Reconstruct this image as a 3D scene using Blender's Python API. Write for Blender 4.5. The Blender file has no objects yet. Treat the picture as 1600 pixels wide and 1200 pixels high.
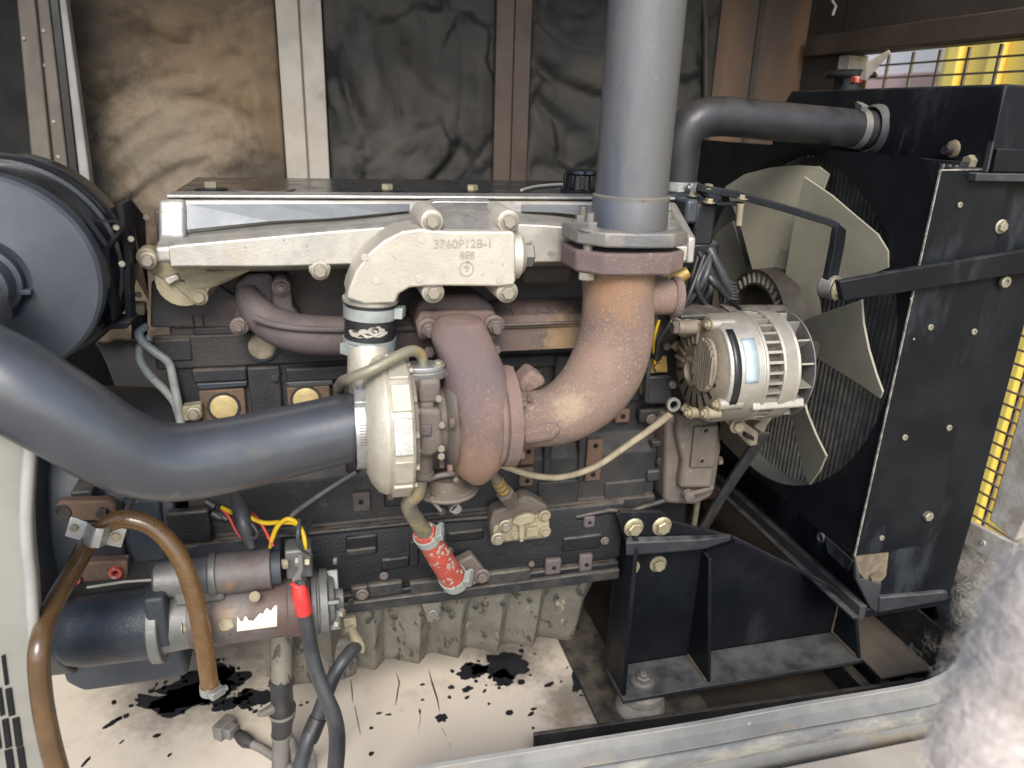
import bpy, bmesh, math, random
from mathutils import Vector, Matrix, Quaternion, noise
random.seed(7)
R = math.radians
# ---------------------------------------------------------------- camera, light, exposure
scene = bpy.context.scene
COL = scene.collection
F = 1170.0                                   # focal length in pixels of the 1600 px wide photograph
CAM = Vector((0, -1.2, 1.0))
_X = Vector((4646, 270, -1170)).normalized()
_Z = Vector((100, 3240, 1170)); _Z = (_Z - _X * _Z.dot(_X)).normalized()
_Y = _Z.cross(_X)
MW = Matrix((_X, _Y, _Z))                    # camera space -> world
cd = bpy.data.cameras.new('camera'); cam = bpy.data.objects.new('camera', cd); COL.objects.link(cam)
cd.sensor_width = 36; cd.lens = F / 1600 * 36; cd.clip_start = .02; cd.clip_end = 300
cd.dof.use_dof = True; cd.dof.focus_distance = 1.2; cd.dof.aperture_fstop = 3.6
cam.matrix_world = Matrix.Translation(CAM) @ MW.to_4x4()
scene.camera = cam

SUN_TO = Vector((-.14, -.74, .64)).normalized()
world = bpy.data.worlds.new('World'); scene.world = world; world.use_nodes = True
wn = world.node_tree.nodes; wl = world.node_tree.links
sky = wn.new('ShaderNodeTexSky'); sky.sky_type = 'NISHITA'; sky.sun_disc = False
sky.sun_elevation = math.asin(SUN_TO.z); sky.sun_rotation = math.atan2(SUN_TO.x, SUN_TO.y)
sky.air_density = 1.0; sky.dust_density = 1.0; sky.ozone_density = 1.0
wn['Background'].inputs['Strength'].default_value = .09
wl.new(sky.outputs[0], wn['Background'].inputs['Color'])
sd = bpy.data.lights.new('sun', 'SUN'); sd.energy = 1.5; sd.angle = R(30); sd.color = (1, .94, .86)
sun = bpy.data.objects.new('sun', sd); COL.objects.link(sun)
sun.rotation_euler = SUN_TO.to_track_quat('Z', 'Y').to_euler(); sun.location = (2, -2, 4)
vs = scene.view_settings; vs.view_transform = 'Standard'; vs.look = 'None'; vs.gamma = 1; vs.exposure = 1.5
scene.display_settings.display_device = 'sRGB'
scene.render.engine = 'CYCLES'; scene.cycles.use_denoising = True
scene.cycles.max_bounces = 8; scene.cycles.diffuse_bounces = 5; scene.cycles.glossy_bounces = 4
scene.cycles.caustics_reflective = False; scene.cycles.caustics_refractive = False
scene.cycles.sample_clamp_indirect = 6

# ---------------------------------------------------------------- pixels to places
def ray(px, py): return MW @ Vector(((px - 800) / F, -(py - 600) / F, -1))
def P(px, py, Y): r = ray(px, py); return CAM + r * ((Y - CAM.y) / r.y)
def PX(px, py, X): r = ray(px, py); return CAM + r * ((X - CAM.x) / r.x)
def PZ(px, py, Z): r = ray(px, py); return CAM + r * ((Z - CAM.z) / r.z)
def depth(p): return -(MW.transposed() @ (Vector(p) - CAM)).z
def rp(n, p): return n * depth(p) / F        # n pixels at point p, in metres

# ---------------------------------------------------------------- materials
MATS = {}
def mat(name, c1, c2=None, scale=10, rough=.6, metal=0., bump=.1, bscale=160, lo=.38, hi=.64,
        dust=0., dustcol=(.33, .27, .20), layers=(), rvar=.12, stretch=(1, 1, 1), coat=0., warp=0., spec=.5, spots=(), crease_shade=None):
    """layers: (colour, noise scale, threshold, softness[, stretch]) patches of another colour: rust, dust, chips"""
    m = bpy.data.materials.new(name); m.use_nodes = True; MATS[name] = m
    nt = m.node_tree; N = nt.nodes; L = nt.links; b = N['Principled BSDF']
    tc = N.new('ShaderNodeTexCoord'); oi = N.new('ShaderNodeObjectInfo')
    mul = N.new('ShaderNodeVectorMath'); mul.operation = 'MULTIPLY_ADD'
    cx = N.new('ShaderNodeCombineXYZ'); L.new(oi.outputs['Random'], cx.inputs[0]); L.new(oi.outputs['Random'], cx.inputs[2])
    L.new(cx.outputs[0], mul.inputs[0]); mul.inputs[1].default_value = (7, 3, 5); L.new(tc.outputs['Object'], mul.inputs[2])
    co = mul.outputs[0]
    def nz(sc, detail=4, rough_=.6, st=(1, 1, 1), dist=0.):
        mp = N.new('ShaderNodeMapping'); mp.inputs['Scale'].default_value = st; L.new(co, mp.inputs[0])
        n = N.new('ShaderNodeTexNoise'); n.inputs['Scale'].default_value = sc; n.inputs['Detail'].default_value = detail
        n.inputs['Roughness'].default_value = rough_; n.inputs['Distortion'].default_value = dist
        L.new(mp.outputs[0], n.inputs['Vector']); return n.outputs['Fac']
    def ramp(src, lo_, hi_):
        r = N.new('ShaderNodeMapRange'); r.interpolation_type = 'SMOOTHSTEP'
        r.inputs['From Min'].default_value = lo_; r.inputs['From Max'].default_value = hi_; L.new(src, r.inputs['Value']); return r.outputs[0]
    def mix(f, a, c):
        x = N.new('ShaderNodeMix'); x.data_type = 'RGBA'
        L.new(f, x.inputs['Factor'])
        for v, i in ((a, 6), (c, 7)):
            if isinstance(v, tuple): x.inputs[i].default_value = (*v, 1)
            else: L.new(v, x.inputs[i])
        return x.outputs[2]
    c2 = c2 or tuple(v * .72 for v in c1)
    cur = mix(ramp(nz(scale, 6, .62, stretch, warp), lo, hi), c1, c2)
    for la in layers:
        lc, ls, th, so = la[:4]
        cur = mix(ramp(nz(ls, 7, .68, la[4] if len(la) > 4 else (1, 1, 1)), th, th + so), cur, lc)
    if crease_shade:                                   # shading in the creases of a crumpled lining, painted as dark lines
        ccol, csc, cw = crease_shade
        wn_ = N.new('ShaderNodeTexNoise'); wn_.inputs['Scale'].default_value = csc * .9; wn_.inputs['Detail'].default_value = 5; L.new(co, wn_.inputs['Vector'])
        wa_ = N.new('ShaderNodeVectorMath'); wa_.operation = 'MULTIPLY_ADD'; L.new(wn_.outputs['Color'], wa_.inputs[0]); wa_.inputs[1].default_value = (1.1 / csc,) * 3; L.new(co, wa_.inputs[2])
        vo_ = N.new('ShaderNodeTexVoronoi'); vo_.feature = 'DISTANCE_TO_EDGE'; vo_.inputs['Scale'].default_value = csc; L.new(wa_.outputs[0], vo_.inputs['Vector'])
        iv_ = N.new('ShaderNodeMath'); iv_.operation = 'SUBTRACT'; iv_.inputs[0].default_value = 1; L.new(ramp(vo_.outputs['Distance'], 0, cw), iv_.inputs[1])
        im_ = N.new('ShaderNodeMath'); im_.operation = 'MULTIPLY'; L.new(iv_.outputs[0], im_.inputs[0]); L.new(ramp(nz(csc * .8, 3), .40, .62), im_.inputs[1])
        cur = mix(im_.outputs[0], cur, ccol)
    for sc_, sr_, scol in spots:                 # stains with a place of their own: (centre, radius, colour)
        gp = N.new('ShaderNodeNewGeometry'); ds_ = N.new('ShaderNodeVectorMath'); ds_.operation = 'DISTANCE'
        L.new(gp.outputs['Position'], ds_.inputs[0]); ds_.inputs[1].default_value = sc_
        k_ = N.new('ShaderNodeMath'); k_.operation = 'MULTIPLY_ADD'; L.new(ds_.outputs['Value'], k_.inputs[0]); k_.inputs[1].default_value = -.42 / sr_
        L.new(nz(2.2 / sr_, 9, .78), k_.inputs[2]); f_ = ramp(k_.outputs[0], .0, .42)
        w_ = N.new('ShaderNodeMath'); w_.operation = 'MULTIPLY'; L.new(f_, w_.inputs[0]); w_.inputs[1].default_value = .68; cur = mix(w_.outputs[0], cur, scol)
    if dust > 0:
        g = N.new('ShaderNodeNewGeometry'); sx = N.new('ShaderNodeSeparateXYZ'); L.new(g.outputs['Normal'], sx.inputs[0])
        up = ramp(sx.outputs['Z'], .15, .95)
        a = N.new('ShaderNodeMath'); a.operation = 'MULTIPLY'; L.new(up, a.inputs[0]); L.new(ramp(nz(24, 6), .25, .7), a.inputs[1])
        d = N.new('ShaderNodeMath'); d.operation = 'MULTIPLY'; L.new(a.outputs[0], d.inputs[0]); d.inputs[1].default_value = dust
        cur = mix(d.outputs[0], cur, dustcol)
    L.new(cur, b.inputs['Base Color'])
    rr = N.new('ShaderNodeMapRange'); rr.inputs['To Min'].default_value = max(.05, rough - rvar); rr.inputs['To Max'].default_value = min(1, rough + rvar)
    rr.inputs['From Min'].default_value = .3; rr.inputs['From Max'].default_value = .7
    L.new(nz(scale * 2.5, 5), rr.inputs['Value']); L.new(rr.outputs[0], b.inputs['Roughness'])
    b.inputs['Metallic'].default_value = metal; b.inputs['Specular IOR Level'].default_value = spec
    if coat: b.inputs['Coat Weight'].default_value = coat; b.inputs['Coat Roughness'].default_value = .25
    if bump:
        bp = N.new('ShaderNodeBump'); bp.inputs['Strength'].default_value = bump; bp.inputs['Distance'].default_value = .004
        L.new(nz(bscale, 5, .7), bp.inputs['Height']); L.new(bp.outputs[0], b.inputs['Normal'])
    return m

DUST = (.36, .30, .22)
mat('aluminium', (.58, .55, .49), (.47, .445, .40), 22, .48, .7, .16, 260,
    layers=(((.25, .22, .18), 70, .64, .05), ((.56, .50, .40), 12, .54, .16), ((.32, .31, .30), 26, .66, .06)))
mat('sky_tinted_alloy', (.25, .26, .265), (.21, .22, .225), 10, .55, .3, .12, 300, layers=(((.25, .25, .25), 16, .64, .08), ((.5, .48, .44), 60, .68, .05)))  # upper manifold face: the sky's blue-grey reflection put into its colour
mat('cast_dark', (.44, .40, .33), (.37, .335, .275), 40, .6, .2, .2, 300)
mat('cast_alloy', (.60, .55, .46), (.53, .48, .40), 14, .48, .45, .2, 300,
    layers=(((.30, .26, .2), 75, .64, .05), ((.66, .62, .55), 10, .55, .2), ((.40, .37, .33), 34, .64, .06)))
mat('compressor_alloy', (.54, .495, .40), (.45, .405, .32), 18, .5, .4, .3, 240, layers=(((.36, .28, .18), 50, .66, .06),))
mat('clamp_plate', (.62, .61, .59), (.52, .50, .46), 40, .34, .75, .15, 300, layers=(((.5, .42, .3), 60, .62, .1),))
mat('braid_thread', (.24, .13, .04), (.18, .09, .03), 40, .4, 0, 0)
mat('rusty_cast', (.235, .155, .125), (.165, .12, .115), 9, .85, .0, .7, 360,
    layers=(((.115, .085, .085), 7, .57, .10), ((.34, .24, .165), 260, .57, .10), ((.40, .30, .2), 40, .66, .06)),
    spots=((tuple(P(735, 730, -.27)), .075, (.34, .205, .13)), (tuple(P(720, 545, -.27)), .07, (.15, .11, .11))))
mat('rusty_elbow', (.245, .165, .13), (.185, .13, .112), 9, .85, .0, .75, 380,
    layers=(((.16, .115, .105), 7, .60, .12), ((.40, .28, .175), 300, .545, .10), ((.46, .33, .2), 60, .63, .06)),
    spots=((tuple(P(950, 442, -.255)), .075, (.36, .195, .095)), (tuple(P(893, 632, -.292)), .034, (.46, .36, .23)), (tuple(P(935, 560, -.27)), .05, (.33, .215, .15))))
mat('manifold_iron', (.125, .10, .10), (.09, .075, .073), 14, .72, .05, .4, 300, dust=.3, dustcol=(.2, .16, .13),
    layers=(((.17, .11, .085), 12, .62, .15),))
mat('manifold_iron_rusted', (.16, .115, .10), (.10, .08, .078), 9, .75, .05, .4, 300, lo=.45, hi=.55,
    layers=(((.2, .13, .09), 60, .6, .1),), spots=((tuple(P(885, 530, -.092)), .05, (.46, .31, .16)),))
mat('block_paint', (.021, .022, .025), (.045, .042, .039), 9, .5, .1, .45, 260, dust=.7, dustcol=(.17, .14, .11),
    layers=(((.12, .10, .08), 10, .62, .15), ((.16, .13, .10), 220, .66, .06), ((.10, .06, .045), 5, .68, .08)))
mat('head_paint', (.075, .058, .055), (.045, .043, .044), 7, .6, .1, .4, 280, lo=.45, hi=.6, dust=.6, dustcol=(.17, .14, .11),
    layers=(((.13, .085, .065), 11, .63, .1),))
mat('skirt_paint', (.009, .010, .013), (.02, .02, .021), 10, .38, .1, .4, 220, dust=.9, dustcol=(.17, .14, .11),
    layers=(((.14, .11, .085), 40, .69, .06), ((.09, .055, .04), 14, .69, .06)))
mat('black_paint', (.006, .0072, .0095), (.011, .0125, .015), 6, .48, .0, .12, 220, spec=.2, dust=.35, dustcol=(.12, .11, .10),
    layers=(((.034, .038, .045), 6, .55, .16, (1, 1, .35)), ((.075, .078, .08), 16, .66, .08, (1, 1, .3)), ((.2, .18, .155), 110, .71, .03)))
mat('black_gloss', (.012, .013, .016), (.018, .02, .024), 8, .22, .0, .06, 200, dust=.15, dustcol=(.07, .065, .06))
mat('rail_paint', (.022, .0235, .026), (.05, .046, .042), 20, .5, .1, .35, 240, dust=.7, dustcol=(.2, .17, .13),
    layers=(((.2, .16, .12), 60, .66, .06),))
mat('pink_band', (.66, .40, .34), None, 4, .6, 0, 0)
mat('dusty_black', (.022, .025, .03), (.045, .046, .047), 9, .6, .0, .25, 240, dust=.6, dustcol=(.19, .185, .175),
    layers=(((.21, .2, .18), 7, .60, .12),))
mat('sump_paint', (.20, .184, .148), (.14, .127, .104), 11, .62, .1, .6, 190, dust=.3,
    layers=(((.06, .053, .043), 55, .565, .06, (1, 1, .35)), ((.36, .34, .25), 26, .63, .06, (1, 1, .25)), ((.10, .09, .07), 9, .62, .12)))
mat('grey_pipe', (.115, .118, .124), (.15, .15, .15), 7, .5, .25, .22, 420, stretch=(1, 1, .3),
    layers=(((.095, .105, .135), 9, .56, .12, (1, 1, .22)), ((.25, .235, .21), 30, .63, .08, (1, 1, .3)), ((.28, .26, .23), 150, .67, .05)))
mat('grey_steel', (.19, .19, .19), (.26, .24, .21), 25, .5, .45, .3, 260, dust=.5, dustcol=(.42, .37, .28), layers=(((.12, .10, .085), 50, .62, .1),))
mat('rubber_hose', (.042, .045, .052), (.055, .058, .065), 9, .33, .0, .05, 130, rvar=.05, spec=.9, layers=(((.085, .08, .07), 9, .60, .16), ((.13, .12, .105), 30, .67, .06, (1, .4, 1)), ((.25, .23, .2), 110, .72, .03)))
mat('rubber', (.018, .019, .021), (.03, .03, .031), 14, .42, .0, .12, 180, dust=.3, dustcol=(.15, .13, .11))
mat('plastic_cap', (.042, .049, .060), (.06, .067, .078), 9, .52, .0, .08, 160, layers=(((.035, .04, .05), 20, .63, .1),))
mat('fan_plastic', (.35, .325, .25), (.30, .275, .21), 6, .6, .0, .08, 120, layers=(((.2, .17, .115), 9, .62, .15), ((.42, .30, .18), 6, .66, .1)))
mat('hub_plastic', (.055, .045, .034), (.035, .03, .024), 20, .6, .0, .2, 160)
mat('steel_bolt', (.42, .38, .30), (.32, .28, .22), 60, .45, .6, .25, 400, layers=(((.2, .15, .1), 90, .6, .1),))
mat('zinc_bolt', (.55, .49, .32), (.42, .37, .25), 60, .38, .7, .2, 400, layers=(((.25, .19, .11), 90, .62, .1),))
mat('iron_bolt', (.21, .17, .15), (.15, .12, .11), 60, .6, .4, .25, 400)
mat('clamp_steel', (.52, .53, .53), (.42, .42, .40), 45, .36, .75, .15, 300, layers=(((.45, .38, .27), 70, .62, .1),))
mat('alt_case', (.47, .44, .38), (.38, .35, .29), 16, .45, .55, .25, 260, dust=.3, dustcol=(.5, .45, .36), layers=(((.30, .25, .18), 40, .64, .1),))
mat('alt_rear', (.27, .225, .165), (.20, .165, .12), 20, .65, .2, .35, 260, layers=(((.4, .34, .24), 35, .62, .1),))
mat('alt_windings', (.10, .075, .055), (.06, .05, .04), 60, .6, .1, .3, 300)
mat('silver_label', (.55, .66, .72), (.48, .58, .64), 40, .3, .4, .05, 200, layers=(((.2, .3, .4), 120, .66, .04),))
mat('black_label', (.015, .016, .02), (.02, .02, .025), 20, .35, 0, .05)
mat('front_case', (.165, .135, .11), (.12, .10, .085), 12, .68, .1, .4, 260, dust=.5, dustcol=(.3, .25, .19), layers=(((.25, .21, .16), 30, .64, .1),))
mat('core_plug', (.58, .47, .22), (.46, .36, .17), 40, .5, .2, .25, 260, layers=(((.22, .15, .08), 60, .66, .08),))
mat('core_plug_dusty', (.36, .31, .22), (.2, .16, .12), 30, .6, .1, .3, 260)
mat('rust_boss', (.16, .095, .06), (.12, .08, .06), 30, .75, .1, .5, 240, layers=(((.30, .22, .12), 26, .6, .1),))
mat('bare_casting', (.38, .33, .215), (.28, .24, .16), 20, .6, .2, .4, 240, layers=(((.17, .14, .10), 40, .62, .1),))
mat('starter_steel', (.21, .21, .20), (.15, .15, .145), 14, .48, .4, .25, 260, layers=(((.3, .28, .24), 30, .65, .1),))
mat('starter_brown', (.12, .08, .068), (.145, .135, .13), 8, .55, .3, .3, 240, lo=.42, hi=.6, layers=(((.24, .15, .085), 12, .60, .08), ((.05, .045, .045), 26, .62, .08)), spots=((tuple(P(345, 965, -.165)), .03, (.30, .21, .14)),))
mat('starter_nose', (.028, .034, .044), (.05, .056, .066), 9, .38, .2, .35, 200, layers=(((.13, .13, .125), 18, .70, .06),))
mat('housing_paint', (.035, .043, .055), (.06, .066, .073), 5, .5, .1, .15, 180, dust=.4, dustcol=(.15, .15, .14))
mat('paper_label', (.82, .74, .55), (.75, .66, .48), 30, .6, 0, .05)
mat('brown_hose', (.10, .056, .024), (.145, .082, .036), 12, .2, 0, .08, 500, rvar=.06, coat=.7)
mat('red_tape', (.62, .045, .04), (.5, .03, .03), 30, .32, 0, .15, 120)
mat('red_hose', (.50, .085, .06), (.42, .07, .05), 30, .55, 0, .25, 200, layers=(((.50, .42, .30), 60, .57, .05),))
mat('yellow_wire', (.75, .48, .02), None, 30, .4, 0, 0)
mat('red_wire', (.55, .05, .04), None, 30, .4, 0, 0)
mat('black_cable', (.03, .032, .036), (.05, .052, .056), 20, .38, 0, .1, 160, dust=.25, dustcol=(.2, .19, .18))
mat('grey_cable', (.13, .125, .12), (.17, .16, .15), 20, .6, 0, .2, 200, dust=.3)
mat('tan_cable', (.36, .30, .20), (.25, .21, .15), 40, .6, 0, .2, 200)
mat('pale_tube', (.38, .40, .37), (.28, .30, .28), 30, .45, .2, .2, 240, layers=(((.08, .08, .08), 90, .62, .05),))
mat('brass_tube', (.30, .27, .19), (.22, .21, .17), 26, .48, .45, .3, 240, layers=(((.46, .35, .15), 16, .58, .15), ((.12, .11, .09), 60, .62, .1)))
mat('floor_paint', (.70, .62, .515), (.66, .58, .475), 3, .5, 0, .05, 90, layers=(((.52, .44, .35), 6, .6, .2), ((.30, .24, .18), 60, .70, .05)), spots=((tuple(PZ(905, 1090, -.16)), .09, (.10, .085, .07)), (tuple(PZ(300, 1060, -.16)), .2, (.14, .125, .11)), (tuple(PZ(800, 1030, -.16)), .10, (.05, .045, .045)), (tuple(PZ(880, 1120, -.16)), .05, (.26, .18, .12))))
mat('paint_chip', (.014, .015, .019), (.022, .022, .026), 12, .5, 0, .2, 160)
mat('cream_post', (.46, .415, .35), (.40, .355, .30), 12, .55, .1, .15, 200, layers=(((.22, .12, .07), 40, .70, .05), ((.30, .26, .21), 9, .62, .15)))
mat('dirty_post', (.19, .165, .135), (.15, .13, .105), 10, .65, .1, .2, 200, layers=(((.45, .40, .33), 90, .70, .04),))
mat('brown_post', (.105, .075, .055), (.075, .055, .042), 9, .6, .1, .2, 200, layers=(((.24, .20, .16), 80, .72, .04),))
mat('white_strip', (.36, .35, .325), (.28, .27, .25), 12, .5, 0, .1, 160)
mat('orange_panel', (.20, .115, .065), (.09, .065, .05), 3, .6, .1, .2, 160, stretch=(1, 1, .25), lo=.4, hi=.62)
mat('brown_panel', (.075, .058, .045), (.045, .038, .032), 4, .65, .1, .25, 160)
mat('dark_wall', (.016, .017, .018), (.03, .03, .03), 5, .7, 0, .25, 140)
mat('insul_black', (.040, .039, .037), (.078, .070, .060), 3.2, .92, 0, .6, 90, lo=.35, hi=.7, crease_shade=((.006, .006, .006), 5.5, .09), layers=(((.014, .014, .015), 2.6, .56, .14, (1, 1, .45)), ((.095, .082, .066), 26, .66, .08), ((.15, .13, .10), 120, .72, .03)))
mat('insul_tan', (.16, .115, .072), (.085, .066, .048), 4.2, .95, 0, .6, 90, crease_shade=((.05, .042, .034), 3.5, .05), lo=.36, hi=.6, warp=1.6, layers=(((.035, .032, .03), 3.6, .60, .12),),
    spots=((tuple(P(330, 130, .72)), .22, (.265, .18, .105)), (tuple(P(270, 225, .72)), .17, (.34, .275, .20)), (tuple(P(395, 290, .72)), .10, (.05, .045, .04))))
mat('panel_grey', (.27, .26, .225), (.22, .21, .185), 6, .5, 0, .1, 160, layers=(((.25, .20, .15), 30, .68, .08),))
mat('sill_paint', (.27, .265, .25), (.20, .197, .188), 9, .6, 0, .2, 160, layers=(((.30, .25, .18), 14, .54, .12, (.35, 1, 1)), ((.12, .115, .11), 24, .60, .08, (.25, 1, 1)), ((.42, .40, .37), 40, .66, .05)))
mat('seal_rubber', (.16, .16, .155), (.36, .33, .27), 12, .6, 0, .3, 160, stretch=(.4, 1, 1), lo=.45, hi=.62, layers=(((.06, .065, .075), 22, .6, .08, (.3, 1, 1)),))
mat('fibreglass', (.86, .81, .78), (.78, .72, .69), 8, 1.0, 0, .15, 120, spec=.2)
mat('fibre_strand', (.86, .80, .75), (.76, .69, .63), 8, .8, 0, 0)
mat('fibre_dirty', (.52, .48, .42), (.34, .31, .265), 30, .9, 0, 0)
mat('dirty_fluff', (.40, .37, .32), (.25, .225, .19), 16, .95, 0, .6, 120)
mat('grille_paint', (.42, .36, .27), (.28, .22, .16), 20, .55, .2, .2, 200)
mat('frame_worn', (.66, .61, .54), (.46, .40, .33), 18, .6, .1, .35, 160, layers=(((.2, .12, .08), 26, .62, .08),))
mat('yellow_sheet', (.92, .68, .14), (.90, .64, .11), 3, .5, 0, .05)
mat('white_sheet', (.88, .80, .74), (.84, .75, .68), 3, .6, 0, .05)
mat('concrete', (.33, .295, .25), (.29, .26, .22), 1.5, .9, 0, .2, 30)
mat('core_gap', (.02, .02, .02), None, 30, .7, 0, .1)
mat('ring_dusty', (.10, .102, .10), (.15, .148, .14), 8, .7, 0, .15, 160)
mat('edge_worn', (.40, .38, .34), (.15, .14, .13), 60, .5, .3, .2, 200)
mat('core_fin', (.15, .148, .14), (.25, .24, .22), 30, .6, .2, .2, 200, dust=.0, layers=(((.28, .27, .25), 14, .62, .15),))
mat('weld_rust', (.20, .155, .10), (.12, .095, .07), 40, .8, 0, .5, 160)
mat('hole_shade', (.004, .004, .004), None, 10, .9, 0, 0)  # darkness inside holes and slots, painted on as flat black
mat('cloth_scrap', (.5, .43, .36), None, 20, .8, 0, .2)
mat('gold_steel', (.42, .28, .09), (.32, .21, .07), 20, .45, .5, .25, 240)

# ---------------------------------------------------------------- mesh builder
class MB:
    def __init__(s): s.v = []; s.f = []
    def add(s, vs_, fs):
        o = len(s.v); s.v += [tuple(v) for v in vs_]; s.f += [tuple(i + o for i in f) for f in fs]; return s
    def box(s, x0, x1, y0, y1, z0, z1):
        if x0 > x1: x0, x1 = x1, x0
        if y0 > y1: y0, y1 = y1, y0
        if z0 > z1: z0, z1 = z1, z0
        return s.add([(x, y, z) for x in (x0, x1) for y in (y0, y1) for z in (z0, z1)],
                     [(0, 1, 3, 2), (4, 6, 7, 5), (0, 4, 5, 1), (2, 3, 7, 6), (0, 2, 6, 4), (1, 5, 7, 3)])
    def obox(s, c, ax, ay, az, hx, hy, hz):
        c = Vector(c); ax = Vector(ax).normalized(); ay = Vector(ay).normalized(); az = Vector(az).normalized()
        return s.add([c + ax * hx * i + ay * hy * j + az * hz * k for i in (-1, 1) for j in (-1, 1) for k in (-1, 1)],
                     [(0, 1, 3, 2), (4, 6, 7, 5), (0, 4, 5, 1), (2, 3, 7, 6), (0, 2, 6, 4), (1, 5, 7, 3)])
    def prism(s, pts, vec):
        pts = [Vector(p) for p in pts]; vec = Vector(vec); n = len(pts)
        nrm = Vector((0, 0, 0))
        for i in range(n): nrm += pts[i].cross(pts[(i + 1) % n])
        if nrm.dot(vec) > 0: pts = pts[::-1]
        q = [p + vec for p in pts]
        return s.add(pts + q, [tuple(range(n)), tuple(range(2 * n - 1, n - 1, -1))] + [(i, i + n, (i + 1) % n + n, (i + 1) % n) for i in range(n)])
    def loft(s, rings, caps=True, closed=True):
        m = len(rings[0]); o = len(s.v); k = len(rings)
        for r in rings: s.v += [tuple(p) for p in r]
        for j in range(k - 1):
            for i in range(m if closed else m - 1):
                a = o + j * m + i; b = o + j * m + (i + 1) % m
                s.f.append((a, b, b + m, a + m))
        if caps and closed:
            s.f.append(tuple(o + i for i in range(m))[::-1]); s.f.append(tuple(o + (k - 1) * m + i for i in range(m)))
        return s
    def tube(s, pts, rad, seg=14, caps=True):
        pts = [Vector(p) for p in pts]; n = len(pts)
        if not isinstance(rad, (list, tuple)): rad = [rad] * n
        tang = [(pts[min(i + 1, n - 1)] - pts[max(i - 1, 0)]).normalized() for i in range(n)]
        up = Vector((0, 0, 1)) if abs(tang[0].z) < .9 else Vector((1, 0, 0))
        u = (up - tang[0] * up.dot(tang[0])).normalized(); rings = []
        for i in range(n):
            t = tang[i]; u = (u - t * u.dot(t)).normalized(); w = t.cross(u)
            rings.append([pts[i] + (u * math.cos(2 * math.pi * k / seg) + w * math.sin(2 * math.pi * k / seg)) * rad[i] for k in range(seg)])
        return s.loft(rings, caps)
    def lathe(s, o, axis, prof, seg=36, a0=0, a1=2 * math.pi, caps=True):
        o = Vector(o); t = Vector(axis).normalized(); up = Vector((0, 0, 1)) if abs(t.z) < .9 else Vector((0, -1, 0))
        u = (up - t * up.dot(t)).normalized(); w = t.cross(u)
        full = abs(a1 - a0 - 2 * math.pi) < 1e-6; m = seg if full else seg + 1
        rings = [[o + t * d + (u * math.cos(a0 + (a1 - a0) * k / seg) + w * math.sin(a0 + (a1 - a0) * k / seg)) * max(r, 1e-5) for k in range(m)] for d, r in prof]
        return s.loft(rings, full and caps, full)
    def grid(s, fn, nu, nv):
        o = len(s.v)
        for j in range(nv + 1):
            for i in range(nu + 1): s.v.append(tuple(fn(i / nu, j / nv)))
        for j in range(nv):
            for i in range(nu):
                a = o + j * (nu + 1) + i; s.f.append((a, a + 1, a + nu + 2, a + nu + 1))
        return s
    def mesh(s, name, centre=True):
        c = Vector((0, 0, 0))
        if centre and s.v:
            lo = [min(v[i] for v in s.v) for i in range(3)]; hi = [max(v[i] for v in s.v) for i in range(3)]
            c = Vector([(a + b) / 2 for a, b in zip(lo, hi)])
        me = bpy.data.meshes.new(name); me.from_pydata([tuple(Vector(v) - c) for v in s.v], [], s.f)
        bm = bmesh.new(); bm.from_mesh(me); bmesh.ops.recalc_face_normals(bm, faces=bm.faces); bm.to_mesh(me); bm.free()
        return me, c
    def build(s, name, m, parent=None, smooth=38, bevel=0, seg=2, sub=0, solid=0, label=None):
        me, c = s.mesh(name)
        return put(name, me, c, m, parent, smooth, bevel, seg, sub, solid, label)

def put(name, me, c, m, parent=None, smooth=38, bevel=0, seg=2, sub=0, solid=0, label=None):
    if m and not me.materials: me.materials.append(MATS[m])
    if smooth:
        me.shade_smooth(); me.set_sharp_from_angle(angle=R(smooth))
    o = bpy.data.objects.new(name, me); COL.objects.link(o); o.location = c
    if solid: md = o.modifiers.new('solid', 'SOLIDIFY'); md.thickness = solid; md.offset = 0
    if bevel:
        md = o.modifiers.new('bevel', 'BEVEL'); md.width = bevel; md.segments = seg; md.limit_method = 'ANGLE'; md.angle_limit = R(32); md.harden_normals = False
    if sub: md = o.modifiers.new('sub', 'SUBSURF'); md.levels = sub; md.render_levels = sub
    if parent: attach(o, parent)
    if label: o['label'] = label
    return o
WORLD = {}
def wloc(o): return o.location + (wloc(o.parent) if o.parent else Vector((0, 0, 0)))
def attach(o, parent): o.location = o.location - wloc(parent); o.parent = parent
def thing(name, label, cat, loc, group=None):
    o = bpy.data.objects.new(name, None); COL.objects.link(o); o.location = Vector(loc); o.empty_display_size = .03
    o['label'] = label; o['category'] = cat
    if group: o['group'] = group
    return o
def tag(o, label, cat, group=None):
    o['label'] = label; o['category'] = cat
    if group: o['group'] = group
    return o
def struct(o): o['kind'] = 'structure'; return o

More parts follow.
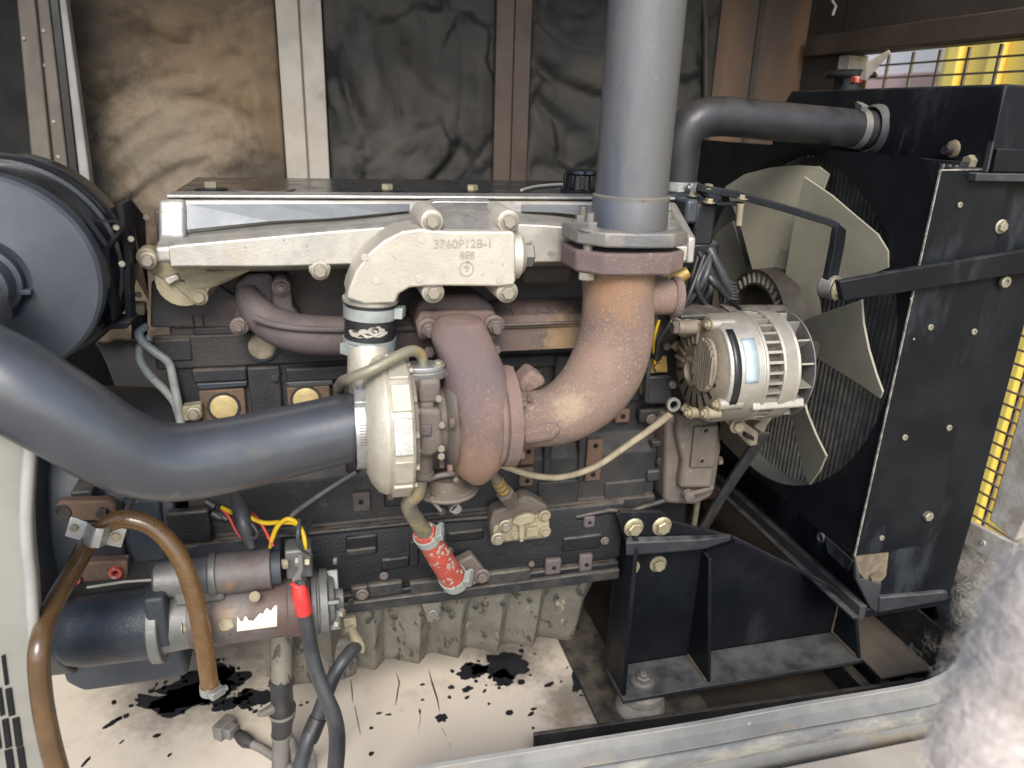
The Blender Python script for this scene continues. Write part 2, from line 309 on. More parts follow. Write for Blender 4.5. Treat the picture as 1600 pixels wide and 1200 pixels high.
# ---- pieces in pixel terms
def pp(pts, Y): return [P(x, y, Y) for x, y in pts]
def plate(name, pts, Y, th, m, parent=None, bevel=.002, **k):
    return MB().prism(pp(pts, Y), (0, th, 0)).build(name, m, parent, bevel=bevel, **k)
def pbox(name, x0, y0, x1, y1, Y, th, m, parent=None, bevel=.002, **k):
    xm, ym = (x0 + x1) / 2, (y0 + y1) / 2
    return MB().box(P(x0, ym, Y).x, P(x1, ym, Y).x, Y, Y + th, P(xm, y1, Y).z, P(xm, y0, Y).z).build(name, m, parent, bevel=bevel, **k)
def cr(pts, n=8):
    """Catmull-Rom through vectors of any length"""
    out = []; k = len(pts)
    for i in range(k - 1):
        p0, p1, p2, p3 = pts[max(i - 1, 0)], pts[i], pts[i + 1], pts[min(i + 2, k - 1)]
        for j in range(n):
            t = j / n
            out.append(tuple(.5 * (2 * b + (c - a) * t + (2 * a - 5 * b + 4 * c - d) * t * t + (-a + 3 * b - 3 * c + d) * t ** 3) for a, b, c, d in zip(p0, p1, p2, p3)))
    out.append(tuple(pts[-1])); return out
def path(spec, n=8):
    """spec: (px, py, Y, r px) -> smooth points and radii in metres"""
    q = [(*P(x, y, Y), rp(r, P(x, y, Y))) for x, y, Y, r in spec]
    s = cr(q, n) if n > 1 else q
    return [Vector(a[:3]) for a in s], [a[3] for a in s]
def pipe(name, spec, m, parent=None, seg=16, n=8, **k):
    a, r = path(spec, n); return MB().tube(a, r, seg).build(name, m, parent, smooth=50, **k)

_bolt = {}
def bolt_mesh(kind, m):
    if (kind, m) in _bolt: return _bolt[kind, m]
    b = MB()
    def hexr(r, z, n=6, off=0): return [(r * math.cos(2 * math.pi * (i + off) / n), r * math.sin(2 * math.pi * (i + off) / n), z) for i in range(n)]
    if kind in ('flange', 'hex', 'nut', 'stud'):
        if kind != 'hex': b.loft([hexr(1.42, -.05, 16), hexr(1.42, .12, 16), hexr(1.15, .26, 16)])
        z0 = .1 if kind != 'hex' else -.05
        b.loft([hexr(1, z0), hexr(1, .78), hexr(.86, .9)])
        if kind == 'nut': b.loft([hexr(.55, .8, 10), hexr(.55, 1.25, 10), hexr(.45, 1.35, 10)])
        if kind == 'stud':
            b.loft([hexr(.55, .8, 10)] + [hexr(.55 if i % 2 else .48, .85 + .1 * i, 10) for i in range(12)])
    elif kind == 'screw':
        b.loft([hexr(1, -.05, 14), hexr(1, .2, 14), hexr(.7, .38, 14)])
    elif kind == 'socket':
        b.loft([hexr(1, -.05, 14), hexr(1, .5, 14), hexr(.85, .6, 14), hexr(.5, .6, 14), hexr(.5, .25, 14)], False)
        b.f.append(tuple(range(len(b.v) - 14, len(b.v)))); b.f.append(tuple(range(14))[::-1])
    me, _ = b.mesh('bolt', False); me.materials.append(MATS[m]); me.shade_smooth(); me.set_sharp_from_angle(angle=R(25))
    _bolt[kind, m] = me; return me
def bolt(p, r, parent, kind='flange', m='steel_bolt', d=(0, -1, 0), name='bolt', roll=None):
    o = bpy.data.objects.new(name, bolt_mesh(kind, m)); COL.objects.link(o)
    o.rotation_mode = 'QUATERNION'
    q = Vector(d).to_track_quat('Z', 'Y'); o.rotation_quaternion = q @ Quaternion((0, 0, 1), random.uniform(0, 1) if roll is None else roll)
    o.scale = (r, r, r); o.location = Vector(p); attach(o, parent); return o
def bpx(x, y, Y, rpx, parent, kind='flange', m='steel_bolt', **k):
    p = P(x, y, Y); return bolt(p, rp(rpx, p), parent, kind, m, **k)
def text(name, body, p, size, m, parent, xdir=(1, 0, 0), ndir=(0, -1, 0), ext=.0008):
    cu = bpy.data.curves.new(name, 'FONT'); cu.body = body; cu.size = size; cu.extrude = ext; cu.resolution_u = 3
    cu.align_x = 'CENTER'; cu.align_y = 'CENTER'
    t = bpy.data.objects.new(name, cu); me = bpy.data.meshes.new_from_object(t); bpy.data.objects.remove(t)
    x = Vector(xdir).normalized(); z = Vector(ndir).normalized(); y = z.cross(x)
    rot = Matrix((x, y, z)).transposed()
    me.transform(rot.to_4x4())
    return put(name, me, Vector(p), m, parent, smooth=0)
def clampband(name, c, axis, r, w, m, parent, th=.0012, screw=None):
    o = MB().lathe(Vector(c), axis, [(-w / 2, r), (-w / 2, r + th), (w / 2, r + th), (w / 2, r), (-w / 2, r)], 36).build(name, m, parent, smooth=30)
    if screw is not None:
        d = Vector(screw).normalized(); t = Vector(axis).normalized(); s = d.cross(t)
        b = MB().obox(Vector(c) + d * (r + .006), s, d, t, .011, .006, w * .48).lathe(Vector(c) + d * (r + .007) + s * .008, s, [(0, .005), (.008, .005), (.0085, .003)], 10)
        b.build('clamp_screw', m, parent, bevel=.001)
    return o
def pad(px0, py0, px1, py1, Y, parent, m, holes=(), th=.012, name='boss'):
    o = pbox(name, px0, py0, px1, py1, Y, th, m, parent, bevel=.003)
    for (hx, hy, hr) in holes:
        p = P(hx, hy, Y - .0012); MB().lathe(p, (0, 1, 0), [(0, 0), (0, rp(hr, p)), (.003, rp(hr, p))], 14).build('bolt_hole_disc', 'hole_shade', o)  # black disc on the pad stands in for the hole's shade
    return o
# ================================================================ THE SETTING
ZF = -.16                                    # floor of the enclosure (top of the base tank)
def fnoise(p, s, o=0): return noise.noise(Vector(p) * s + Vector((o, o * 1.7, -o)))
g = struct(MB().add([(-60, -60, -.95), (60, -60, -.95), (60, 60, -.95), (-60, 60, -.95)], [(0, 1, 2, 3)]).build('ground', 'concrete', smooth=0))
fl = struct(MB().box(-.75, .60, -.36, .74, ZF - .03, ZF).build('floor', 'floor_paint', smooth=0))
# flaked paint: thin ragged flakes lying on the floor
def blob(c, r, seed, n=64, sy=1.0, ang=0.):
    ca, sa = math.cos(ang), math.sin(ang); pts = []
    for i in range(n):
        a = 2 * math.pi * i / n
        k = r * (1 + .45 * noise.noise(Vector((math.cos(a) * 1.3, math.sin(a) * 1.3, seed))) + .26 * noise.noise(Vector((math.cos(a) * 3, math.sin(a) * 3, seed + 9))) + .10 * noise.noise(Vector((math.cos(a) * 9, math.sin(a) * 9, seed + 3))))
        x, y = k * math.cos(a), k * sy * math.sin(a)
        pts.append((c[0] + x * ca - y * sa, c[1] + x * sa + y * ca))
    return pts
def chip(pts, m=MB):
    b = MB(); b.prism([(x, y, ZF) for x, y in pts], (0, 0, .0012)); return b.build('paint_flake', 'paint_chip', fl, smooth=0)
for i, (x, y, r, sy, an) in enumerate([(320, 1075, .075, .7, 0), (250, 1098, .06, .35, -.4), (290, 1090, .07, .5, .2), (395, 1092, .036, .8, 0), (360, 1100, .03, .6, .3), (345, 1065, .055, .8, 0),
        (735, 1050, .03, .8, 0), (790, 1040, .055, .7, 0), (785, 1060, .022, 1, 0), (815, 1066, .008, 1, 0), (748, 1046, .02, .8, .4), (705, 1074, .007, .8, 0), (730, 1077, .012, .6, .3), (702, 1090, .004, 1, 0),
        (690, 1122, .011, 1, 0), (796, 1114, .008, .8, 0), (830, 1116, .008, .5, .5), (834, 1108, .006, .6, 0), (592, 1115, .006, .5, 0), (607, 1117, .006, .4, 0), (580, 1138, .004, 1, 0), (580, 1178, .005, 1, 0),
        (175, 1130, .016, .35, .7), (245, 1150, .006, .8, 0), (190, 1160, .005, .4, 1), (265, 1180, .005, .5, 1), (135, 1190, .011, .3, 1.2), (660, 1070, .005, .6, 0), (660, 1094, .004, .6, 0), (656, 1112, .006, .35, 1.5),
        (833, 1138, .003, 1, 0), (764, 1100, .003, 1, 0), (470, 1102, .004, .6, 0), (480, 1098, .003, 1, 0), (905, 1060, .04, .4, 1.1), (730, 1090, .006, .6, .5), (757, 1080, .006, .5, .9), (858, 1070, .012, .5, .4)]):
    c = PZ(x, y, ZF); chip(blob((c.x, c.y), r, i * 3.1, sy=sy, ang=an))
    if r > .02:
        for k in range(9):
            a_ = random.uniform(0, 6.3); q_ = r * random.uniform(.9, 1.7); chip(blob((c.x + q_ * math.cos(a_), c.y + q_ * math.sin(a_) * .8), random.uniform(.002, .007), i + k * 2.7, 20, random.uniform(.4, 1), random.uniform(0, 3)))
def streak(pxs, w):
    pts = [PZ(x, y, ZF) for x, y in pxs]; l, r = [], []
    for i, p in enumerate(pts):
        ww = w * .55 * (.35 + .8 * random.random()) * (0.3 if i in (0, len(pts) - 1) else 1)
        l.append((p.x - ww, p.y)); r.append((p.x + ww, p.y))
    chip(l + r[::-1])
streak([(548, 1062), (550, 1080), (551, 1098)], .0025); streak([(554, 1104), (558, 1122), (563, 1148)], .003)
streak([(619, 1052), (624, 1066), (620, 1090), (618, 1102)], .0022); streak([(670, 1048), (676, 1070), (683, 1092), (687, 1112)], .0028)
streak([(655, 1106), (657, 1125), (654, 1140)], .0018); streak([(702, 1160), (704, 1168)], .0015); streak([(690, 1138), (697, 1150)], .0008)
# walls
YB = .75
bw = struct(MB().box(-.95, 1.30, YB + .03, YB + .05, ZF - .1, 1.78).build('back_wall', 'dark_wall', smooth=0))
def quilt(name, x0, x1, z0, z1, m, amp, sc, seed, y=YB, crease=.5, res=.009):
    nu = max(4, int(abs(x1 - x0) / res)); nv = max(4, int((z1 - z0) / res))
    def fn(u, v):
        x = x0 + (x1 - x0) * u; z = z0 + (z1 - z0) * v
        q = Vector((x + .25 * noise.noise(Vector((x * 2, z * 2, seed))), seed, z + .3 * noise.noise(Vector((x * 2.2, z * 2.2, seed + 5)))))
        h = noise.noise(q * sc) * .6 + noise.noise(q * sc * 2.3) * .3
        rdg = 1 - abs(noise.noise(q * sc * 1.4 + Vector((3, 3, 3)))) * 3.2
        h += max(0, rdg) * -crease
        h += .6 * (.5 - abs(noise.noise(q * sc * 2.6))) + .3 * (.5 - abs(noise.noise(q * sc * 6)))
        edge = min(u, 1 - u) * 9; h *= min(1, edge)
        return (x, y - .012 - amp * (h + .4) * min(1, edge + .2), z)
    o = MB().grid(fn, nu, nv).build(name, m, bw, smooth=180, solid=.004); return o
XW = lambda x, y=150: P(x, y, YB - .02).x
quilt('insulation_panel', XW(112) - .05, XW(438), .45, 1.77, 'insul_tan', .028, 5.5, 2, crease=.55)
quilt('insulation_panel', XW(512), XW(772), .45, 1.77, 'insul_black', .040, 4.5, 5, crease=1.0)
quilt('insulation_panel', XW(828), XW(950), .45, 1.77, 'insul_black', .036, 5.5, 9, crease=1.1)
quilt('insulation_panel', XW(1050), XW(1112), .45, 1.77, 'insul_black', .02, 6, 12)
def post(x0, x1, m, parts, y=YB - .03, d=.05):
    for a, b, yy in parts:
        MB().box(XW(x0 + (x1 - x0) * a), XW(x0 + (x1 - x0) * b), y + yy, y + d, ZF, 1.77).build('post_flange', m, bw, bevel=.002)
post(440, 509, 'cream_post', [(0, .49, 0), (.53, 1, .004), (.46, .55, .02)])
post(772, 826, 'brown_post', [(0, .50, 0), (.53, 1, .003), (.48, .55, .012)])
post(950, 1050, 'brown_post', [(0, 1, 0)])
MB().box(XW(1112), 1.30, YB - .02, YB + .02, ZF, 1.77).build('wall_panel', 'orange_panel', bw)
MB().box(XW(1168), XW(1176), YB - .026, YB - .018, ZF, 1.77).build('wall_seam', 'brown_panel', bw)
MB().tube([P(1100, 0, YB - .03), P(1103, 40, YB - .03), P(1103, 280, YB - .03), P(1103, 600, YB - .03)], .008, 8).build('frame_edge', 'brown_panel', bw)
for x, y in ((770, 265), (776, 275), (805, 243), (797, 262)): pass
# left end: bulkhead and a door jamb of pressed steel
wlft = struct(MB().box(-.97, -.95, -.36, YB + .03, ZF, 1.78).build('wall_left', 'dark_wall', smooth=0))
jb = thing('door_jamb', 'slanted beige steel door jamb with rivets and black seal beside the tan insulation', 'door jamb', P(90, 300, .62))
def strip(name, xt0, xt1, xb0, xb1, Y, th, m, yt=-60, yb=330):
    k = lambda a, b, y: a + (b - a) * y / 260
    return plate(name, [(k(xt0, xb0, yt), yt), (k(xt1, xb1, yt), yt), (k(xt1, xb1, yb), yb), (k(xt0, xb0, yb), yb)], Y, th, m, jb, bevel=.003)
a1 = strip('jamb_flange', 26, 54, 50, 81, .60, .03, 'dirty_post'); strip('jamb_flange', 56, 76, 83, 106, .612, .02, 'dirty_post')
strip('rubber_seal', 76, 92, 106, 122, .605, .03, 'black_gloss'); strip('edge_strip', 92, 103, 122, 138, .60, .03, 'white_strip')
for x, y in ((68, 48), (68, 102), (64, 135), (67, 173), (84, 190), (74, 218), (91, 245), (37, 60)): bpx(x, y, .598 if x < 54 else .611, 2.6, jb, 'screw', 'cream_post', name='rivet')
# end wall with the discharge opening, grille and the header over it
XE = 1.30
ew = struct(MB().box(XE, XE + .03, .58, YB + .03, ZF - .1, 1.78).build('end_wall', 'brown_panel', smooth=0))
ZH = PX(1450, 73, XE).z
MB().box(XE - .004, XE + .05, -.36, .58, ZH, 1.78).build('header', 'brown_panel', ew, bevel=.004)
MB().box(XE - .002, XE + .05, .535, .579, ZF, ZH - .001).build('reveal', 'frame_worn', ew, bevel=.003)
MB().box(XE - .02, XE - .006, -.36, .7, ZH + .002, ZH + .05).build('header_flange', 'brown_post', ew, bevel=.003)
MB().box(XE, XE + .05, -.36, .58, ZF - .1, .10).build('lower_panel', 'dark_wall', ew)
MB().tube([P(1300, 0, .5), P(1306, 10, .5), P(1301, 24, .5)], .003, 6).build('hook', 'cream_post', ew)
grl = thing('outlet_grille', 'dusty welded bar grille across the discharge opening behind the radiator', 'grille', (XE + .04, .1, .10))
yy0, yy1 = -.33, .57
for i in range(37):
    z = .115 + i * .0292
    if z < ZH - .003: MB().box(XE + .060, XE + .0635, yy0, yy1, z, z + .0042).build('bar', 'grille_paint', grl, smooth=0)
for i in range(12):
    y = yy0 + .004 + i * .0805; MB().box(XE + .0645, XE + .070, y, y + .006, .10, ZH).build('upright', 'grille_paint', grl, smooth=0)
# worn frame right of the grille, near the radiator
fr = thing('frame_channel', 'worn whitish steel channel with a bolt tab beside the yellow lit grille', 'channel', PX(1540, 840, XE - .03))
q = lambda x, y: PX(x, y, XE - .035)
MB().prism([q(1608, 590), q(1660, 420), q(1660, 700), q(1585, 845), q(1545, 812)], (.03, 0, 0)).build('web', 'frame_worn', fr, bevel=.003)
MB().prism([PX(1515, 815, XE - .042), PX(1585, 850, XE - .042), PX(1575, 890, XE - .042), PX(1505, 850, XE - .042)], (.012, 0, 0)).build('tab', 'frame_worn', fr, bevel=.002)
bolt(PX(1537, 848, XE - .043), .005, fr, 'socket', 'frame_worn', d=(-1, 0, 0))
struct(MB().box(-.97, XE + .05, -.20, YB + .05, 1.78, 1.81).build('ceiling', 'brown_panel', smooth=0))  # roof out of view, raised and cut back to let sky light in
# what stands outside beyond the grille
yw = thing('yellow_container', 'yellow painted steel wall standing outside beyond the grille', 'container', (2.5, .0, -.95))
MB().box(2.5, 2.6, -1.6, 1.56, -.95, 2.1).build('panel', 'yellow_sheet', yw)
for i in range(16): MB().box(2.47, 2.499, -1.55 + i * .2, -1.49 + i * .2, -.95, 2.1).build('rib', 'yellow_sheet', yw, bevel=.005)
ww = thing('masonry_wall', 'pale rendered wall outside beyond the grille, next to the yellow container', 'wall', (2.8, 2.2, -.95))
MB().box(2.8, 2.95, 1.3, 4.2, -.95, 2.3).build('render', 'white_sheet', ww); MB().box(2.78, 2.799, 1.3, 4.2, .98, 1.24).build('red_band', 'pink_band', ww)
# door sill, opening seal, left door post
YS = -.37
sl = thing('door_sill', 'grey painted door sill with a rounded corner along the bottom of the opening', 'sill', P(1200, 1150, YS))
top = [(560, 1222), (700, 1196), (900, 1163), (1080, 1134), (1250, 1103), (1400, 1078), (1455, 1066), (1490, 1046), (1508, 1015), (1518, 985)]
tp = [P(x, y, YS) for x, y in top]
def off(pts, d):
    r = []
    for i, p in enumerate(pts):
        t = (pts[min(i + 1, len(pts) - 1)] - pts[max(i - 1, 0)]).normalized(); n = Vector((t.z, 0, -t.x)); r.append(p + n * d)
    return r
tp = [Vector(a) for a in cr([tuple(p) for p in tp], 6)]
o1, o2, o3, o4 = off(tp, .020), off(tp, .024), off(tp, .058), off(tp, .30)
dY = lambda v: Vector((0, v, 0))
MB().loft([[tp[i] + dY(.006) + (o1[i] - tp[i]) * .4, tp[i] + dY(.006), tp[i], o1[i] + dY(-.001), o2[i] + dY(-.020), o3[i] + dY(-.022), o4[i] + dY(-.024), o4[i] + dY(.0)] for i in range(len(tp))], False, False).build('sill_face', 'sill_paint', sl, smooth=30, solid=.002)
MB().loft([[tp[i] + dY(y) + Vector((0, 0, z)) for y, z in ((-.003, .0012), (.004, .0012), (.004, .004), (-.003, .004))] for i in range(len(tp))], True).build('sill_edge', 'white_strip', sl, smooth=30)
ms = off(tp, .041); mn = off(tp, 1)
seal = MB().loft([[p + dY(-.024 - .008 * math.cos(a)) + (mn[i] - tp[i]) * (.0165 * math.sin(a)) for a in [2 * math.pi * k / 14 for k in range(14)]] for i, p in enumerate(ms)], True).build('door_seal', 'seal_rubber', smooth=50)
tag(seal, 'scuffed grey rubber door seal running along the sill and round its corner', 'seal')
ok = MB().box(.35, 1.35, -.60, -.415, -.92, .02).build('outer_skirt', 'cream_post', sl, bevel=.004)
# left post with louvre slots
lp = thing('louvre_panel', 'off-white door post panel with rows of vertical vent slots left of the brown hose', 'panel', P(30, 1150, -.33))
YL = -.33
edge = [(58, 660), (50, 720), (45, 800), (47, 860), (52, 905), (58, 1000), (70, 1100), (88, 1210)]
MB().prism(pp([(-60, 640)] + edge[:1] + edge[1:] + [(-60, 1210)], YL), (0, .03, 0)).build('panel', 'panel_grey', lp, bevel=.008, seg=3)
MB().tube([Vector(a) for a in cr([tuple(P(x - 4, y, YL - .004)) for x, y in edge], 5)], .007, 10).build('rolled_edge', 'white_strip', lp, smooth=60)
for (x0, y0, x1, y1) in ((1, 1026, 9, 1070), (7, 1078, 19, 1118), (-6, 1078, 3, 1118), (2, 1126, 14, 1168), (18, 1124, 31, 1166), (6, 1174, 20, 1212), (25, 1170, 38, 1210), (-12, 1130, -2, 1170)):
    sl_ = [(x0, y0), (x1 - 2, y0 - 3), (x1 + 4, y1), (x0 + 6, y1 + 3)]
    b = MB(); fr_ = pp(sl_, YL - .003); b.prism(fr_, (0, .0025, 0)); b.build('vent_slot', 'hole_shade', lp, bevel=.0015, seg=3)
# ================================================================ THE ENGINE
EX0, EX1 = -.225, .625
eng = thing('diesel_engine', 'long black six cylinder engine block with ribbed grey oil pan and rocker cover', 'engine', (.2, .14, ZF + .09))
zz = lambda y, Y, x=740: P(x, y, Y).z
prof = [(.30, zz(515, 0)), (0, zz(515, 0)), (0, zz(690, 0)), (-.025, zz(728, -.025)), (-.025, zz(797, -.025)), (-.036, zz(803, -.036)), (-.036, zz(898, -.036)), (.30, zz(898, -.036))]
MB().loft([[(x, y, z) for y, z in prof] for x in (EX0, EX1 - .02)]).build('cylinder_block', 'block_paint', eng, bevel=.004)
prof = [(.30, zz(806, -.045)), (-.040, zz(806, -.040)), (-.043, zz(812, -.043)), (-.043, zz(900, -.043)), (.30, zz(900, -.043))]
MB().loft([[(x, y, z) for y, z in prof] for x in (EX0 - .02, .54)]).build('crankcase', 'skirt_paint', eng, bevel=.004)
ZR = zz(930, -.055)
MB().box(EX0, .535, -.058, .28, ZR - .004, ZR + .018).build('pan_rail', 'rail_paint', eng, bevel=.003)
MB().box(EX0, .535, -.052, .28, ZR + .0185, ZR + .031).build('pan_rail', 'skirt_paint', eng, bevel=.003)
ZHD = zz(515, 0)
MB().box(EX0, EX1 - .01, .004, .28, ZHD + .001, .853).build('cylinder_head', 'head_paint', eng, bevel=.004)
# head end details
plate('head_pad', [(236, 440), (330, 440), (380, 470), (372, 512), (235, 512)], -.006, .012, 'head_paint', eng, bevel=.003)
MB().tube([P(278 + 32 - 32 * math.cos(a), 512 - 19 * math.sin(a), -.004) for a in [math.pi * i / 12 for i in range(13)]], .0022, 6).build('cast_arch', 'block_paint', eng)
pbox('cast_rib', 301, 493, 304, 514, -.008, .01, 'block_paint', eng, .001); pbox('cast_rib', 316, 493, 319, 514, -.008, .01, 'block_paint', eng, .001)
pbox('cast_tab', 302, 512, 372, 523, -.007, .01, 'block_paint', eng, .002)
# block relief panels
pbox('block_panel', 240, 520, 560, 572, -.006, .012, 'block_paint', eng, .004)
pbox('block_panel', 300, 576, 386, 598, -.012, .016, 'block_paint', eng, .004)
pbox('block_panel', 390, 574, 440, 660, -.014, .016, 'block_paint', eng, .003)
pbox('block_panel', 446, 574, 560, 596, -.012, .016, 'block_paint', eng, .004)
MB().prism(pp([(306, 600), (386, 596), (386, 604), (312, 610)], -.014), (0, .014, 0)).build('ledge', 'housing_paint', eng, bevel=.002)
MB().prism(pp([(446, 598), (520, 594), (520, 602), (452, 606)], -.014), (0, .014, 0)).build('ledge', 'housing_paint', eng, bevel=.002)
def plug(x, y, r, Y, m, sq=None, sqm='rust_boss'):
    if sq: pbox('plug_boss', *sq, Y, .012, sqm, eng, .003)
    p = P(x, y, Y); rr = rp(r, p)
    MB().lathe(p, (0, -1, 0), [(-.004, rr * 1.18), (.0028, rr * 1.18), (.0028, rr), (-.001, rr * .94)], 26).build('plug_rim', 'block_paint', eng)
    MB().lathe(p, (0, -1, 0), [(-.004, rr), (.0012, rr), (.003, rr * .85), (.0035, rr * .4), (.0035, 0)], 24).build('core_plug', m, eng)
plug(350, 636, 21, -.014, 'core_plug', (313, 609, 384, 660)); plug(478, 624, 20, -.014, 'core_plug', (449, 604, 516, 640))
plug(409, 541, 21, -.010, 'core_plug_dusty'); plug(983, 605, 13, -.012, 'core_plug', (958, 588, 1006, 628), 'block_paint')
pbox('block_panel', 780, 556, 900, 574, -.010, .014, 'block_paint', eng, .003); pbox('block_panel', 786, 580, 850, 600, -.008, .014, 'block_paint', eng, .003)
# bracket pads, tapped holes drawn as black discs
pad(814, 696, 836, 727, -.037, eng, 'rust_boss', [(826, 706, 4)]); pad(812, 731, 834, 760, -.037, eng, 'rust_boss', [(824, 752, 4)])
pad(917, 687, 941, 752, -.037, eng, 'rust_boss', [(931, 697, 4), (927, 742, 4)]); pad(962, 640, 985, 661, -.014, eng, 'rust_boss', [(974, 651, 4)])
pad(551, 771, 579, 800, -.037, eng, 'manifold_iron', [(564, 785, 4)]); pad(913, 808, 930, 825, -.050, eng, 'manifold_iron', [(922, 817, 2.6)])
pad(853, 875, 877, 898, -.055, eng, 'manifold_iron', [(866, 888, 3.4)]); pad(906, 868, 926, 893, -.055, eng, 'manifold_iron', [(917, 883, 3.4)])
pbox('cast_step', 1020, 690, 1046, 698, -.034, .02, 'block_paint', eng, .002); pbox('cast_step', 1012, 735, 1046, 752, -.032, .02, 'block_paint', eng, .004)
pbox('cast_rib', 850, 692, 862, 745, -.031, .02, 'block_paint', eng, .003); pbox('cast_rib', 905, 660, 916, 752, -.031, .02, 'block_paint', eng, .003)
MB().tube([P(900, 808, -.04), P(950, 798, -.043), P(985, 800, -.046), P(1045, 780, -.043)], .006, 8).build('cast_ridge', 'skirt_paint', eng, smooth=60)
MB().tube([P(440, 838, -.043), P(640, 818, -.043), P(800, 806, -.043)], .005, 8).build('cast_ridge', 'skirt_paint', eng, smooth=60)
pbox('cast_window', 541, 838, 590, 868, -.049, .02, 'skirt_paint', eng, .003); pbox('cast_lug', 541, 858, 588, 868, -.054, .02, 'rail_paint', eng, .003)
for x0, x1, y0 in ((640, 700, 908), (575, 630, 912), (760, 830, 893), (548, 576, 918)): pbox('foot_lug', x0, y0, x1, y0 + 20, -.053, .02, 'rail_paint', eng, .004)
bpx(566, 929, -.057, 7, eng, 'flange', 'iron_bolt'); bpx(548, 939, -.06, 5, eng, 'socket', 'rail_paint')
random.seed(5)
for x0, y0, x1, y1, Y, m_ in ((868, 556, 906, 600, -.016, 'block_paint'), (905, 570, 955, 640, -.008, 'block_paint'), (792, 604, 822, 612, -.012, 'block_paint'), (600, 560, 650, 575, -.012, 'block_paint'),
        (870, 640, 905, 668, -.014, 'block_paint'), (1000, 640, 1040, 660, -.020, 'block_paint'), (840, 752, 905, 790, -.030, 'block_paint'), (945, 752, 1008, 788, -.029, 'block_paint'), (600, 756, 640, 792, -.030, 'block_paint'),
        (330, 700, 420, 745, -.030, 'block_paint'), (250, 690, 310, 760, -.032, 'block_paint'), (262, 800, 330, 850, -.048, 'skirt_paint'), (596, 872, 640, 890, -.048, 'skirt_paint'), (700, 830, 756, 846, -.048, 'skirt_paint'),
        (880, 838, 940, 860, -.047, 'skirt_paint'), (640, 845, 655, 885, -.05, 'skirt_paint'), (540, 690, 560, 740, -.03, 'block_paint'), (880, 900, 945, 908, -.056, 'rail_paint'), (240, 530, 300, 566, -.009, 'block_paint'), (520, 600, 556, 640, -.012, 'block_paint')):
    pbox('cast_panel', x0, y0, x1, y1, Y, .02, m_, eng, .004)
for x, y, Y, r_ in ((430, 590, -.016, 6), (432, 655, -.016, 6), (455, 650, -.015, 7), (868, 612, -.01, 7), (945, 660, -.012, 6), (1018, 655, -.022, 6), (1030, 720, -.03, 6), (610, 775, -.032, 6), (700, 862, -.046, 6), (830, 880, -.048, 5), (600, 900, -.05, 5), (690, 800, -.03, 5), (945, 845, -.048, 5), (270, 775, -.034, 7)):
    bpx(x, y, Y, r_, eng, random.choice(('flange', 'hex')), random.choice(('iron_bolt', 'rail_paint')))
for k in range(9):
    x = 575 + k * 42; bpx(x, 921 - (x - 740) * .128 + 27, -.0585, 4.5, eng, 'hex', 'rail_paint', name='pan_bolt')
MB().tube([P(x, y, -.03) for x, y in ((446, 640), (470, 652), (500, 656), (540, 650))], .006, 8).build('cast_vein', 'block_paint', eng, smooth=60)
MB().lathe(P(438, 650, -.014), (.8, -.6, .3), [(-.02, .008), (.02, .008), (.022, .005)], 12).build('drain_cock', 'rail_paint', eng)
# rocker cover with its bolts and filler cap
ZRC = P(660, 301, .02).z
rc = MB().box(-.20, .60, .012, .27, .854, ZRC).build('rocker_cover', 'black_gloss', eng, bevel=.006, seg=3)
for x, y in ((330, 296), (605, 299), (738, 300)):
    p = PZ(x, y, ZRC); MB().lathe(p, (0, 0, 1), [(0, .024), (.0015, .024), (.0035, .017), (.0036, 0)], 24).build('washer', 'black_gloss', rc); bolt(p + Vector((0, 0, .003)), .0095, rc, 'hex', 'zinc_bolt', d=(0, 0, 1), roll=.5)
p = PZ(908, 300, ZRC); b = MB().lathe(p, (0, 0, 1), [(0, .036), (.005, .036), (.006, .027), (.028, .026), (.031, .030), (.036, .029), (.038, .02), (.038, 0)], 32)
fc = b.build('filler_cap', 'black_gloss', rc)
for i in range(10):
    a = i * 2 * math.pi / 10; MB().obox(p + Vector((math.cos(a) * .028, math.sin(a) * .028, .018)), (math.cos(a), math.sin(a), 0), (-math.sin(a), math.cos(a), 0), (0, 0, 1), .004, .005, .011).build('grip', 'black_gloss', fc, bevel=.001)
MB().tube([Vector(v) for v in cr([tuple(PZ(x, y, ZRC + .004)) for x, y in ((815, 297), (840, 291), (880, 288), (905, 289))], 5)], .0025, 6).build('cover_line', 'white_strip', rc)
MB().tube([Vector(v) for v in cr([tuple(PZ(x, y, ZRC + .003)) for x, y in ((365, 297), (400, 301), (440, 300), (460, 296))], 5)], .002, 6).build('cover_line', 'iron_bolt', rc)
# oil pan: fluted casting
fx = [400, 470, 540, 612, 685, 746, 810, 865, 938]
YP = -.035
def panY(u):                                  # u in metres along X: rounded flutes
    return u
edges = [P(x, 960, YP).x for x in fx]
def flute(x):
    for i in range(len(edges) - 1):
        if x <= edges[i + 1]:
            t = (x - edges[i]) / (edges[i + 1] - edges[i])
            return .030 * (1 - t / .62) if t < .62 else .030 * min(1, (t - .62) / .26)
    return 0
nx = 200; xs = [edges[0] + (edges[-1] - edges[0]) * i / nx for i in range(nx + 1)]
ZPB = -.068
rows = []
for j in range(13):
    v = j / 12; row = []
    for i, x in enumerate(xs):
        fl_ = flute(x) * min(1, v * 3 + .15)
        end = max(0, (x - (edges[-1] - .045)) / .045)
        z = ZR - .004 + (ZPB - ZR + .004) * v * (1 - .30 * end ** 1.2) + (-.12 * flute(x) * v ** 4)
        y = YP + .055 * v ** 1.4 + fl_ + (.05 * max(0, v - .86) / .14)
        row.append((x, y + .03 * end ** 2 * v, z))
    rows.append(row)
b = MB(); b.loft(rows, False, False)
bot = rows[-1]; b.loft([bot, [(x, .26, z + .004) for x, y, z in bot], [(x, .28, ZR - .004) for x, y, z in bot]], False, False)
